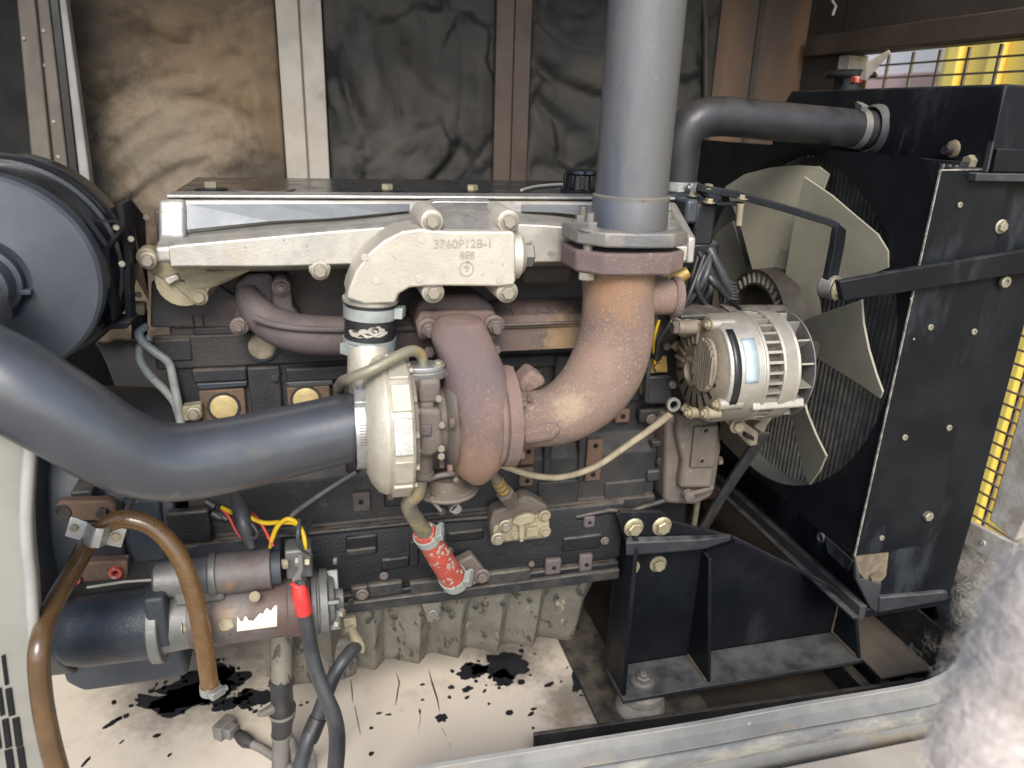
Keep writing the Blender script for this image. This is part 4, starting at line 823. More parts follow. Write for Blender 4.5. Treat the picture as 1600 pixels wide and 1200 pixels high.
plate('adaptor_plate', [(118, 880), (200, 876), (200, 905), (118, 912)], -.068, .02, 'rust_boss', bh, .003)
for x, y in ((116, 903), (181, 893)): MB().lathe(P(x, y, -.070), (0, -1, 0), [(-.004, .010), (.006, .010), (.006, .005), (-.002, .005)], 16).build('paint_marked_ring', 'red_hose', bh)
MB().tube([P(136, 918, -.09), P(195, 909, -.09), P(255, 905, -.09)], .0022, 6).build('edge_bead', 'cream_post', bh)
sm = thing('starter_motor', 'brown and grey starter motor with torn paper label low on the engine', 'starter motor', P(400, 1010, -.10))
SY = -.12
a0, a1 = P(95, 967, SY), P(520, 950, SY); ax = Vector((1, 0, .0)); so = Vector((0, SY, P(350, 958, SY).z)); sx = lambda px: P(px, 958, SY).x
ss = .001 * 0 + rp(1, P(350, 958, SY))
MB().lathe(so, ax, [(sx(88), 0), (sx(88), 38 * ss), (sx(100), 47 * ss), (sx(125), 53 * ss), (sx(220), 54 * ss), (sx(238), 56 * ss), (sx(239), 30 * ss)], 48).build('nose_cone', 'starter_nose', sm, smooth=40)
MB().lathe(so, ax, [(sx(238), 30 * ss), (sx(238), 62 * ss), (sx(256), 62 * ss), (sx(257), 48 * ss), (sx(300), 46 * ss), (sx(302), 30 * ss)], 40).build('drive_flange', 'starter_steel', sm, bevel=.002)
pbox('flange_ear', 228, 935, 262, 1015, SY - .05, .05, 'starter_nose', sm, .006, seg=3)
MB().lathe(so, ax, [(sx(298), 30 * ss), (sx(298), 47 * ss), (sx(452), 47 * ss), (sx(453), 49 * ss), (sx(488), 49 * ss), (sx(489), 30 * ss)], 48).build('motor_body', 'starter_brown', sm, bevel=.001)
MB().lathe(so, ax, [(sx(489), 30 * ss), (sx(489), 51 * ss), (sx(497), 51 * ss), (sx(498), 47 * ss), (sx(501), 47 * ss), (sx(502), 52 * ss), (sx(514), 51 * ss), (sx(516), 40 * ss), (sx(524), 36 * ss), (sx(525), 18 * ss), (sx(538), 16 * ss), (sx(539), 0)], 48).build('end_cover', 'starter_steel', sm, bevel=.001)
for i in range(4): a_ = R(30 + 90 * i); MB().obox(so + Vector((sx(520), -math.cos(a_) * 30 * ss, math.sin(a_) * 30 * ss)), ax, (0, -math.cos(a_), math.sin(a_)), (0, math.sin(a_), math.cos(a_)), .012, .018, .004).build('cover_rib', 'starter_steel', sm, bevel=.002)
bpx(522, 876, SY - .01, 6, sm, 'hex', 'iron_bolt', d=(1, -.3, 0)); bpx(532, 957, SY - .045, 7, sm, 'hex', 'steel_bolt', d=(1, -.5, 0)); bpx(525, 974, SY - .045, 7, sm, 'hex', 'steel_bolt', d=(1, -.5, 0))
bpx(285, 980, SY - .04, 8, sm, 'nut', 'steel_bolt', d=(1, 0, 0)); bpx(398, 932, SY - .048, 8.5, sm, 'screw', 'bare_casting', d=(0, -1, .4))
vo = Vector((0, SY - .005, P(350, 893, SY).z)); 
MB().lathe(vo, ax, [(sx(250), 0), (sx(250), 20 * ss), (sx(254), 26 * ss), (sx(335), 29 * ss), (sx(337), 33 * ss), (sx(347), 33 * ss), (sx(349), 30 * ss), (sx(351), 20 * ss)], 40).build('solenoid_cap', 'starter_steel', sm, bevel=.001)
MB().lathe(vo, ax, [(sx(349), 20 * ss), (sx(349), 31.5 * ss), (sx(430), 31.5 * ss), (sx(432), 29 * ss), (sx(433), 12 * ss)], 40).build('solenoid_body', 'starter_brown', sm)
MB().lathe(vo, ax, [(sx(432), 12 * ss), (sx(432), 26 * ss), (sx(446), 26 * ss), (sx(448), 10 * ss)], 30).build('solenoid_end', 'plastic_cap', sm)
pbox('neck_block', 270, 916, 350, 945, SY - .03, .05, 'starter_steel', sm, .005); pbox('terminal_block', 446, 860, 488, 905, SY - .025, .04, 'starter_steel', sm, .004)
pbox('rear_bracket', 300, 870, 440, 890, SY + .02, .05, 'housing_paint', sm, .004)
for x, y in ((463, 877), (478, 877)): bpx(x, y, SY - .045, 8, sm, 'hex', 'steel_bolt', d=(1, -.2, 0))
bpx(448, 880, SY - .04, 8, sm, 'hex', 'bare_casting', d=(-1, -.3, 0))
plate('cable_lug', [(466, 868), (472, 868), (474, 890), (470, 900), (476, 915), (458, 915), (456, 905), (466, 892)], SY - .058, .003, 'grey_steel', sm, .0005)
# torn paper label wrapped on the motor body
def onbody(p, r): dz = (p.z - so.z); dz = max(-r * .95, min(r * .95, dz)); return Vector((p.x, SY - math.sqrt(r * r - dz * dz), p.z))
def flatp(x, y): q_ = P(x, y, SY - .04); return Vector((q_.x, 0, q_.z))
tops = [961, 964, 967, 966, 960, 962, 966, 965, 966, 963, 960, 957, 956, 957, 952, 950, 952, 953, 949, 947, 947]
b = MB(); cols = []
for i, t_ in enumerate(tops):
    x = 371 + 62 * i / 20; bt_ = 981 - 8 * i / 20; cols.append([onbody(flatp(x, t_ + (bt_ - t_) * k / 4), 47 * ss + .0006) for k in range(5)])
b.loft(cols, False, False).build('torn_label', 'paper_label', sm, smooth=0, solid=.0005)
pts = [(342, 972), (350, 964), (362, 965), (366, 974), (356, 980), (346, 980)]
tri = [onbody(Vector((P(x, y, SY - .04).x, 0, P(x, y, SY - .04).z)), 47 * ss + .0006) for x, y in pts]; MB().add(tri, [tuple(range(len(tri)))]).build('label_remnant', 'bare_casting', sm, smooth=0, solid=.0005)
# ================================================================ LOOSE HOSES, CABLES, WIRES
bhz = thing('drain_hose', 'translucent brown braided drain hose looped over a strap, clamp on its free end', 'hose', P(95, 1195, -.24))
a, r = path([(92, 1215, -.38, 21), (76, 1150, -.375, 20), (64, 1080, -.37, 20), (62, 1010, -.36, 20), (82, 950, -.30, 19), (112, 895, -.23, 18.5), (140, 848, -.175, 18), (172, 817, -.17, 17.5), (205, 812, -.175, 17.5), (245, 828, -.18, 17.5), (280, 870, -.19, 17.5), (303, 930, -.20, 17.5), (316, 990, -.205, 17), (326, 1058, -.21, 16.5), (328, 1076, -.21, 16.5)], 9)
r = [v * .80 for v in r]
MB().tube(a, r, 22).build('hose_wall', 'brown_hose', bhz, smooth=80)
# braid: two families of fine helices just under the surface sheen
for fam in (-1, 1):
    b = MB(); nH = 10
    for h in range(nH):
        pts_ = []
        for i in range(int(len(a) * .42), len(a)):
            t_ = (a[min(i + 1, len(a) - 1)] - a[i - 1]).normalized(); u = Vector((0, 1, 0)); u = (u - t_ * u.dot(t_)).normalized(); w = t_.cross(u)
            if i == int(len(a) * .42): s_acc = 0
            else: s_acc += (a[i] - a[i - 1]).length
            for sub_ in range(5):
                f_ = sub_ / 5
                if i == len(a) - 1: break
                seglen = (a[i + 1] - a[i]).length; ph = fam * (s_acc + seglen * f_) / .042 * 2 * math.pi + h * 2 * math.pi / nH
                pts_.append(a[i].lerp(a[i + 1], f_) + (u * math.cos(ph) + w * math.sin(ph)) * (r[i] * 1.0 + .0001))
        b.tube(pts_, .00022, 4)
    o_ = b.build('braid', 'braid_thread', bhz, smooth=60); o_['kind'] = 'stuff'
e = a[-2]; t_ = (a[-1] - a[-4]).normalized()
clampband('end_clamp', e, t_, r[-1] * 1.03, .014, 'clamp_steel', bhz, .0015, screw=(.6, -.75, .1))
sp = thing('hose_strap', 'folded zinc strap holding the brown hose to the rusty flange plate', 'strap', P(145, 850, -.18))
prof_ = [(100, 822, -.17), (116, 812, -.17), (130, 818, -.175), (137, 832, -.19), (150, 842, -.20), (160, 838, -.195), (168, 826, -.18), (196, 836, -.175)]
ctr = [P(106, 822, -.172), P(132, 830, -.174), P(137, 836, -.192), P(146, 841, -.205), (P(158, 841, -.203)), P(165, 838, -.19), P(170, 836, -.176), P(194, 841, -.174)]
upv = P(120, 812, -.172) - P(113, 836, -.172); upv = upv * .62
MB().loft([[c + upv, c - upv] for c in ctr], False, False).build('strap', 'clamp_plate', sp, solid=.0022, bevel=.0006)
bpx(115, 825, -.175, 6, sp, 'screw', 'bare_casting'); bpx(181, 839, -.178, 6.5, sp, 'screw', 'bare_casting')
MB().lathe(P(181, 839, -.172), (0, 1, 0), [(0, .005), (.12, .005)], 10).build('strap_stud', 'iron_bolt', sp)
def cable(name, label, spec, m, cat='cable', seg=12, n=9, **k):
    a, r = path(spec, n); return tag(MB().tube(a, r, seg).build(name, m, smooth=80, **k), label, cat)
sc = thing('starter_cable', 'thick black battery cable with red taped end on the starter terminal', 'cable', P(470, 915, -.18))
pipe('cable', [(470, 905, -.176, 9), (474, 945, -.185, 10.5), (481, 985, -.19, 11), (492, 1040, -.20, 11.5), (508, 1085, -.215, 12), (522, 1120, -.225, 12.5), (527, 1160, -.23, 13), (522, 1225, -.235, 13)], 'black_cable', sc)
pipe('red_tape', [(467, 912, -.178, 11), (470, 930, -.182, 13.5), (474, 950, -.186, 13), (475.5, 958, -.187, 12.5)], 'red_tape', sc, n=4)
pipe('tape_flap', [(455, 912, -.18, 3), (464, 918, -.185, 5), (470, 922, -.186, 4)], 'red_tape', sc)
ec = thing('earth_cable', 'black earth cable with wrapped joint crossing under the taped starter cable', 'cable', P(555, 1018, -.09))
pipe('cable', [(556, 1012, -.08, 10), (545, 1022, -.10, 11), (525, 1050, -.12, 11), (508, 1090, -.13, 11.5), (495, 1125, -.14, 12), (480, 1160, -.16, 12), (462, 1225, -.18, 12.5)], 'black_cable', ec)
pipe('wrapped_joint', [(497, 1122, -.1405, 14), (486, 1148, -.152, 14.5), (482, 1158, -.157, 13.5)], 'rubber', ec, n=4)
pipe('joint_lug', [(558, 1018, -.075, 12), (560, 1008, -.07, 11), (553, 990, -.07, 7), (546, 975, -.07, 8)], 'bare_casting', ec, n=5)
plate('lug', [(536, 968), (556, 966), (558, 980), (540, 990)], -.075, .012, 'bare_casting', ec, .002)
ds = thing('drain_valve', 'grey threaded drain valve and pipe hanging below the oil pan', 'valve', P(440, 1100, -.06))
pipe('upper_pipe', [(440, 985, -.03, 18), (440, 1066, -.06, 17)], 'sump_paint', ds, n=2)
pipe('valve_body', [(440, 1060, -.06, 18), (440, 1066, -.06, 20), (440, 1076, -.062, 17), (441, 1098, -.065, 17), (442, 1104, -.066, 20), (442, 1118, -.068, 19), (441, 1130, -.07, 16), (440, 1150, -.072, 15)], 'rubber', ds, n=1)
pipe('lower_hose', [(440, 1148, -.072, 14), (439, 1175, -.075, 13.5), (438, 1230, -.08, 13.5)], 'grey_cable', ds, n=2)
clampband('ring', P(441, 1112, -.067), (0, 0, 1), rp(19.5, P(441, 1112, -.067)), .006, 'grey_steel', ds); clampband('ring', P(440, 1147, -.072), (0, 0, 1), rp(15, P(440, 1147, -.072)), .005, 'grey_steel', ds)
pipe('handle', [(425, 1108, -.075, 8), (412, 1114, -.085, 6), (404, 1115, -.09, 4)], 'grey_steel', ds, n=4)
pipe('twisted_cord', [(452, 1150, -.07, 6), (455, 1160, -.07, 8), (459, 1172, -.07, 7), (462, 1185, -.07, 9), (466, 1230, -.07, 10)], 'grey_cable', ds, n=4)
plate('tag_plate', [(470, 1178), (490, 1172), (496, 1215), (462, 1215)], -.09, .004, 'grey_cable', ds, .001)
cp = thing('loose_connector', 'loose plug connector on a grey lead lying on the cream floor', 'connector', PZ(360, 1140, ZF))
zc = ZF + .016; q = [PZ(x, y, zc) for x, y in ((350, 1137), (372, 1147), (385, 1158), (410, 1170), (440, 1190), (470, 1212))]
MB().tube([Vector(v) for v in cr([tuple(v) for v in q[1:]], 6)], .0085, 12).build('lead', 'grey_cable', cp, smooth=80)
MB().tube([q[1], q[1].lerp(q[2], .5), q[2], q[2].lerp(q[3], .4)], [.010, .013, .013, .009], 12).build('boot', 'rubber', cp, smooth=60)
dd = (q[1] - q[0]).normalized(); sd_ = dd.cross(Vector((0, 0, 1)))
MB().obox(q[0], dd, sd_, (0, 0, 1), .011, .020, .0155).obox(q[0] + dd * .016, dd, sd_, (0, 0, 1), .010, .013, .011).build('plug', 'grey_cable', cp, bevel=.003)
tag_y = thing('yellow_wires', 'two yellow wires arching to the starter solenoid terminals', 'wire', P(440, 850, -.15))
pipe('wire', [(347, 793, -.07, 3.4), (362, 801, -.09, 3.6)], 'yellow_wire', tag_y, 8); pipe('wire', [(386, 804, -.11, 3.8), (398, 812, -.12, 3.8), (415, 817, -.13, 3.8), (440, 816, -.14, 3.8), (462, 818, -.15, 3.8), (473, 832, -.16, 3.6), (477, 850, -.165, 3.4), (478, 858, -.165, 2)], 'yellow_wire', tag_y, 8)
pipe('wire', [(422, 855, -.13, 3), (426, 840, -.14, 3.8), (434, 822, -.15, 3.8), (448, 811, -.155, 3.8), (460, 814, -.155, 3.8), (466, 822, -.155, 3.6)], 'yellow_wire', tag_y, 8)
tag_r = thing('red_wires', 'two thin red wires running down to the starter solenoid', 'wire', P(420, 852, -.13))
pipe('wire', [(347, 795, -.07, 2.6), (358, 808, -.08, 2.6), (368, 828, -.09, 2.4), (378, 842, -.1, 2.2)], 'red_wire', tag_r, 8); pipe('wire', [(390, 800, -.10, 2.8), (404, 812, -.12, 2.8), (414, 828, -.13, 2.8), (421, 842, -.135, 2.8), (427, 853, -.14, 2.6)], 'red_wire', tag_r, 8)
wrap = thing('wire_wrap', 'black tape wrapped wire bundle above the starter solenoid', 'wire bundle', P(385, 850, -.12))
pipe('bundle', [(368, 772, -.06, 10), (376, 795, -.10, 13), (382, 820, -.12, 13), (390, 845, -.125, 9), (394, 857, -.13, 5)], 'black_cable', wrap); pipe('loop', [(393, 818, -.13, 3), (402, 832, -.135, 3), (398, 841, -.135, 3), (388, 838, -.13, 3)], 'black_cable', wrap, 8)
pipe('terminal_wire', [(468, 812, -.15, 4), (466, 830, -.165, 4), (465, 845, -.17, 3), (470, 858, -.17, 2.4), (488, 868, -.165, 2)], 'black_cable', wrap, 8); pipe('terminal_wire', [(486, 812, -.10, 4), (480, 825, -.12, 4), (478, 840, -.15, 3)], 'black_cable', wrap, 8)
for x, y in ((350, 808), (340, 806), (330, 788)): pipe('clip', [(x - 8, y - 4, -.055, 7), (x + 6, y + 4, -.06, 7)], 'rubber', wrap, 8, 3)
cable('sense_line', 'thin grey line dropping from behind the black hose to the starter wires', [(556, 738, -.05, 3.6), (520, 760, -.06, 3.6), (490, 780, -.07, 3.8), (462, 800, -.09, 4), (448, 816, -.1, 3)], 'grey_cable', 'line')
al = thing('alternator_lead', 'pale grey sagging lead with ring terminal reaching from turbo to alternator', 'cable', P(850, 748, -.13))
pipe('lead', [(772, 722, -.16, 5), (800, 733, -.15, 5), (840, 744, -.14, 5), (880, 745, -.13, 5), (930, 729, -.125, 5.2), (980, 696, -.13, 5.4), (1020, 668, -.14, 5.6), (1048, 646, -.15, 6.5)], 'tan_cable', al)
MB().lathe(P(1052, 632, -.155), (0, -1, .1), [(-.003, .007), (-.003, .012), (.003, .012), (.003, .007), (-.003, .007)], 18, caps=False).build('ring_terminal', 'grey_steel', al)
# ---- oil lines
of = thing('oil_feed_pipe', 'bent brass coloured oil feed pipe over the compressor housing', 'pipe', P(660, 575, -.262))
pipe('pipe', [(530, 616, -.20, 7.5), (533, 598, -.245, 8.5), (548, 591, -.285, 9), (580, 578, -.30, 9), (615, 560, -.29, 9), (640, 549, -.275, 9), (655, 552, -.265, 9), (661, 566, -.262, 8.5), (661, 586, -.262, 8)], 'brass_tube', of)
ro = thing('oil_return_pipe', 'oil return pipe with peeling red rubber sleeve below the turbocharger', 'pipe', P(715, 905, -.08))
pipe('upper_pipe', [(656, 748, -.25, 12), (652, 770, -.25, 12.5), (640, 783, -.245, 12.5), (640, 795, -.235, 12.5), (652, 815, -.215, 13), (668, 838, -.19, 13)], 'brass_tube', ro)
pipe('red_sleeve', [(662, 830, -.195, 17), (672, 846, -.18, 18.5), (690, 875, -.155, 20), (708, 903, -.125, 20), (714, 910, -.12, 19)], 'red_hose', ro)
c_, t_ = P(667, 838, -.187), P(690, 875, -.155) - P(672, 846, -.18)
clampband('sleeve_clamp', c_, t_, rp(18.5, c_), .016, 'pale_tube', ro, .002, screw=(.8, -.5, .5)); c2_ = P(709, 904, -.124); clampband('sleeve_clamp', c2_, t_, rp(20.5, c2_), .020, 'pale_tube', ro, .002, screw=(.8, -.6, .3))
random.seed(4)
for i in range(26):
    f_ = random.uniform(.2, .85); c_ = P(662 + 52 * f_, 830 + 80 * f_, -.195 + .075 * f_); tt = t_.normalized(); u = Vector((0, -1, 0)); u = (u - tt * u.dot(tt)).normalized(); w = tt.cross(u); an = random.uniform(-1.2, 1.2); d = u * math.cos(an) + w * math.sin(an)
    pt = c_ + d * (rp(19.5, c_)); pts_ = [pt + (tt * x_ + d.cross(tt) * y_) for x_, y_ in blob((0, 0), random.uniform(.002, .005), i * 2.2, 12, .55, random.uniform(0, 3))]; MB().prism(pts_, d * .0012).build('peeled_scrap', 'cream_post', ro, smooth=0)
plate('flange', [(690, 905), (715, 880), (738, 868), (757, 890), (762, 905), (735, 918), (712, 921), (696, 915)], -.075, .025, 'front_case', ro, .004); bpx(753, 900, -.078, 9, ro, 'flange', 'iron_bolt'); bpx(694, 906, -.078, 7, ro, 'flange', 'iron_bolt')
pipe('spigot', [(712, 908, -.12, 17), (725, 903, -.07, 16)], 'front_case', ro, n=2)
# ---- oil cooler cover casting on the block
oc = thing('oil_filter_cover', 'dusty tan cast cover plate with bolts and pipe fitting on the crankcase', 'cover plate', P(815, 845, -.06))
plate('plate', [(766, 818), (771, 800), (800, 790), (818, 776), (832, 778), (856, 792), (861, 838), (852, 843), (780, 850), (768, 846)], -.075, .035, 'front_case', oc, .005, seg=3)
plate('face', [(770, 836), (772, 824), (800, 812), (822, 806), (838, 806), (858, 802), (860, 836), (850, 841), (782, 848)], -.083, .01, 'bare_casting', oc, .003)
plate('boss', [(800, 818), (808, 808), (826, 803), (838, 806), (836, 816), (812, 824)], -.094, .012, 'bare_casting', oc, .003); plate('rib', [(811, 820), (820, 820), (819, 847), (812, 848)], -.092, .01, 'bare_casting', oc, .002); plate('boss', [(824, 826), (840, 824), (842, 838), (822, 841)], -.090, .01, 'bare_casting', oc, .002)
for x, y, r_ in ((778, 842, 8), (790, 822, 8), (851, 806, 7), (852, 831, 6.5), (805, 837, 5)): bpx(x, y, -.086, r_, oc, 'flange', 'bare_casting' if r_ < 8 else 'steel_bolt')
f0, f1 = P(768, 738, -.15), P(806, 796, -.085)
MB().tube([f0, f0.lerp(f1, .5)], .0085, 12).build('pipe_stub', 'brass_tube', oc); 
for k_ in (.25, .35, .45): MB().lathe(f0.lerp(f1, k_), f1 - f0, [(-.003, .008), (-.002, .011), (.002, .011), (.003, .008)], 12).build('collar', 'gold_steel', oc)
MB().lathe(f0.lerp(f1, .52), f1 - f0, [(0, .008), (0, .0155), (.022, .0155), (.024, .013), (.045, .013)], 6).build('union_nut', 'front_case', oc, smooth=20, bevel=.001)
# ================================================================ FRONT END: ALTERNATOR
at = thing('alternator', 'dusty silver alternator with blue grey label and finned fan at the engine front', 'alternator', P(1140, 655, -.13))
ALY = -.14; ao = Vector((0, ALY, P(1150, 572, ALY).z)); lx = lambda px: P(px, 572, ALY).x
s_ = rp(1, P(1150, 572, ALY)); xs_ = lx(1094); xe = lx(1216); W = xe - xs_
ra = 84 * s_
MB().lathe(ao, XA, [(xs_, ra * .30), (xs_, ra * .80), (xs_ + .006, ra * .97), (xs_ + .012, ra * 1.0), (xs_ + W * .44, ra), (xs_ + W * .45, ra * 1.03), (xs_ + W * .48, ra * 1.03), (xs_ + W * .48, ra * .8)], 64).build('rear_case', 'alt_case', at, bevel=.001)
MB().lathe(ao, XA, [(xs_ + W * .47, ra * .5), (xs_ + W * .47, ra * .86), (xs_ + W * .66, ra * .86), (xs_ + W * .66, ra * .5)], 48).build('stator', 'alt_windings', at)
for i in range(34):
    a_ = 2 * math.pi * i / 34; d = Vector((0, math.cos(a_), math.sin(a_))); MB().obox(ao + Vector((xs_ + W * .565, 0, 0)) + d * ra * .93, XA, d, XA_ := d.cross(Vector(XA)), W * .085, ra * .075, .0022).build('vent_fin', 'alt_case', at, smooth=0)
MB().lathe(ao, XA, [(xs_ + W * .65, ra * .8), (xs_ + W * .65, ra * 1.02), (xs_ + W * .67, ra * 1.04), (xs_ + W * .84, ra * 1.0), (xs_ + W * .86, ra * 1.02), (xs_ + W * .88, ra * .98), (xs_ + W * .88, ra * .5)], 64).build('front_case', 'alt_case', at, bevel=.001)
MB().lathe(ao, XA, [(xs_ + W * 1.04, ra * .3), (xs_ + W * 1.04, ra * .99), (xs_ + W * 1.055, ra * .99), (xs_ + W * 1.055, ra * .3)], 56).build('fan_disc', 'grey_cable', at)
for i in range(14):
    a_ = 2 * math.pi * (i + .3) / 14; d = Vector((0, math.cos(a_), math.sin(a_))); MB().obox(ao + Vector((xs_ + W * .965, 0, 0)) + d * ra * .80, XA, d, d.cross(Vector(XA)) + Vector(XA) * .2, W * .075, ra * .17, .0014).build('fan_blade', 'alt_case', at, smooth=0)
# rear face: bearing boss, ribbed rectifier plate, slots, terminals
rf = Vector((xs_, ALY, ao.z)); IN = Vector((-1, 0, 0))
MB().lathe(rf, IN, [(-.004, ra * .93), (.006, ra * .80), (.008, ra * .5), (.008, 0)], 48).build('rear_face', 'alt_rear', at, smooth=40)
MB().lathe(rf + Vector((-.006, 0, -.004)), IN, [(0, ra * .30), (.012, ra * .27), (.013, ra * .19), (.005, ra * .17), (.005, 0)], 32).build('bearing_boss', 'alt_rear', at)
rd = rf + Vector((-.009, -ra * .42, ra * .20))
pl_ = []
for i in range(24): t_ = 2 * math.pi * i / 24; pl_.append(rd + Vector((0, ra * .36 * math.cos(t_), ra * .50 * math.sin(t_))))
MB().prism(pl_, (-.006, 0, 0)).build('rectifier_plate', 'alt_rear', at, bevel=.002)
for i in range(9):
    yo = -.30 + i * .075; h = .46 * math.sqrt(max(.05, 1 - (yo / .36) ** 2)); MB().obox(rd + Vector((-.008, ra * yo, 0)), XA, (0, 1, 0), (0, 0, 1), .0022, ra * .020, ra * h).build('cooling_rib', 'alt_rear', at, smooth=0)
for y_, z_, rr_ in ((-.28, .62, .05), (-.56, -.18, .05)): bolt(rd + Vector((-.007, ra * (y_ + .42), ra * (z_ - .2))), .005, at, 'screw', 'steel_bolt', d=IN)
for k_ in range(9):
    a_ = R(200 + k_ * 22); d = Vector((0, math.cos(a_) * -1, math.sin(a_))); c_ = rf + Vector((-.0065, 0, 0)) + d * ra * .60
    MB().obox(c_, XA, d, d.cross(Vector(XA)), .0018, ra * .14, .0035).build('vent_slot', 'hole_shade', at, bevel=.0015)
for k_ in range(6):
    a_ = R(95 + k_ * 17); d = Vector((0, -math.cos(a_), math.sin(a_))); MB().obox(rf + Vector((-.008, 0, 0)) + d * ra * .62, XA, d, d.cross(Vector(XA)), .003, ra * .16, .002).build('cast_spoke', 'alt_rear', at, smooth=0)
for a_d in (75, 170, 255, 335):
    a_ = R(a_d); d = Vector((0, -math.cos(a_), math.sin(a_))); c_ = rf + d * ra * .92
    MB().lathe(c_ + Vector((-.004, 0, 0)), XA, [(0, .010), (.04, .010), (.042, .004)], 16).build('through_bolt_boss', 'alt_case', at); bolt(c_ + Vector((-.004, 0, 0)), .0075, at, 'nut', 'bare_casting', d=IN)
MB().obox(ao + Vector((xs_ + W * .68, -ra * .86, -ra * .45)), XA, (0, .4, 1), (0, 1, -.4), W * .52 - .03, .008, .008).build('case_rail', 'alt_case', at, bevel=.003)
for (dy, dz, r_) in ((-.75, -.58, .008), (-.18, -.80, .008)):
    c_ = rf + Vector((-.006, ra * dy, ra * dz)); MB().lathe(c_, IN, [(-.01, .010), (.010, .009), (.011, .004), (.022, .004)], 14).build('terminal', 'bare_casting', at); bolt(c_ + Vector((-.011, 0, 0)), r_, at, 'nut', 'bare_casting', d=IN)
def wraplabel(name, x0, x1, a0, a1, m, rr_):
    b = MB(); b.grid(lambda u, v: ao + Vector((x0 + (x1 - x0) * u, -rr_ * math.cos(a0 + (a1 - a0) * v), rr_ * math.sin(a0 + (a1 - a0) * v))), 2, 12); return b.build(name, m, at, smooth=60, solid=.0006)
wraplabel('black_strip', xs_ + W * .07, xs_ + W * .155, R(-22), R(60), 'black_label', ra + .0008); wraplabel('rating_label', xs_ + W * .20, xs_ + W * .36, R(2), R(48), 'silver_label', ra + .0008)
p = P(1058, 512, ALY + .0); MB().lathe(p, XA, [(0, .007), (0, .012), (.03, .012), (.03, .007)], 18).build('pivot_lug', 'alt_rear', at); bolt(p, .011, at, 'hex', 'iron_bolt', d=IN)
plate('top_ear', [(1058, 500), (1075, 496), (1096, 500), (1100, 520), (1070, 528), (1056, 522)], ALY + .01, .02, 'alt_rear', at, .004)
# hanger plate above, adjusting arm below, belt
hb = thing('alternator_bracket', 'dusty black bracket and tube carrying the alternator from above', 'bracket', P(1150, 490, -.05))
MB().box(lx(1060), lx(1135), -.13, -.02, P(1100, 492, -.1).z, P(1100, 484, -.1).z).build('shelf', 'rail_paint', hb, bevel=.003)
pipe('cross_tube', [(1150, 498, -.06, 22), (1180, 497, -.06, 21), (1222, 496, -.06, 20)], 'rail_paint', hb, n=2)
plate('web', [(1060, 492), (1140, 490), (1150, 510), (1060, 512)], -.085, .05, 'rail_paint', hb, .003)
MB().prism([P(1128, 478, -.06), P(1148, 480, -.06), P(1190, 512, -.1), P(1172, 512, -.1)], (0, .02, 0)).build('stay', 'rail_paint', hb, bevel=.002)
plate('mount_arm', [(990, 500), (1010, 470), (1060, 486), (1060, 530), (1040, 545), (1020, 620), (1002, 620), (1000, 560)], -.03, .03, 'front_case', hb, .005)
arm = thing('adjusting_arm', 'slotted dusty belt adjusting arm under the alternator', 'arm', P(1165, 690, -.12))
MB().prism([P(1132, 656, -.14), P(1160, 658, -.14), P(1186, 676, -.13), P(1184, 696, -.13), P(1172, 698, -.13)], (0, .012, 0)).build('arm', 'alt_rear', arm, bevel=.003)
MB().prism([P(1166, 676, -.146), P(1180, 684, -.146), P(1178, 690, -.146), P(1164, 683, -.146)], (0, .01, 0)).build('slot', 'hole_shade', arm, bevel=.002); bpx(1152, 665, -.145, 9, arm, 'flange', 'bare_casting')
MB().prism([P(1180, 668, -.14), P(1192, 654, -.11), P(1212, 640, -.10), P(1206, 655, -.10), P(1190, 676, -.12)], (0, .01, 0)).build('strut', 'alt_rear', arm, bevel=.002)
bt = thing('drive_belt', 'worn grey fan belt running from alternator pulley down to crank pulley', 'belt', P(1100, 815, .0))
for dx, Y0 in ((0, -.06), (10, -.04)):
    c_ = [P(1188 + dx, 676, Y0), P(1150 + dx * .8, 735, Y0 + .03), P(1118 + dx * .6, 785, Y0 + .05), P(1090 + dx * .5, 836, Y0 + .07)]
    MB().loft([[q_ + Vector((sx_ * .007, sy_ * .005, 0)) for sx_, sy_ in ((-1, -1), (1, -1), (.7, 1), (-.7, 1))] for q_ in c_]).build('belt_run', 'rail_paint', bt, bevel=.001)
MB().loft([[P(1090, 778, -.02) + Vector((i * .005, j * .004, 0)) for i, j in ((-1, -1), (1, -1), (1, 1), (-1, 1))], [P(1082, 830, .02) + Vector((i * .005, j * .004, 0)) for i, j in ((-1, -1), (1, -1), (1, 1), (-1, 1))]]).build('belt_run', 'alt_rear', bt)
MB().lathe(Vector((0, .13, .33)), XA, [(.70, .03), (.70, .085), (.712, .085), (.717, .075), (.722, .085), (.735, .085), (.735, .03)], 48).build('crank_pulley', 'rail_paint', bt)
tcs = thing('timing_case', 'brown cast timing case cover with two tapped holes below the alternator', 'cover', P(1080, 790, -.05))
plate('case', [(1042, 652), (1122, 655), (1128, 700), (1118, 765), (1112, 778), (1088, 790), (1042, 788), (1038, 780)], -.055, .25, 'front_case', tcs, .008, seg=3)
plate('face', [(1062, 650), (1122, 658), (1122, 690), (1114, 764), (1062, 764), (1068, 720), (1058, 680)], -.075, .025, 'front_case', tcs, .008, seg=3)
o_ = plate('mount_pad', [(1086, 668), (1123, 665), (1116, 730), (1079, 731)], -.082, .012, 'front_case', tcs, .002)
for x, y in ((1102, 672), (1096, 720)):
    MB().lathe(P(x, y, -.082), (0, -1, 0), [(-.001, .008), (.0025, .008), (.003, .0045), (.0005, .0045)], 16).build('hole_rim', 'front_case', o_); MB().lathe(P(x, y, -.0828), (0, 1, 0), [(0, 0), (0, .0044), (.002, .0044)], 12).build('bolt_hole_disc', 'hole_shade', o_)
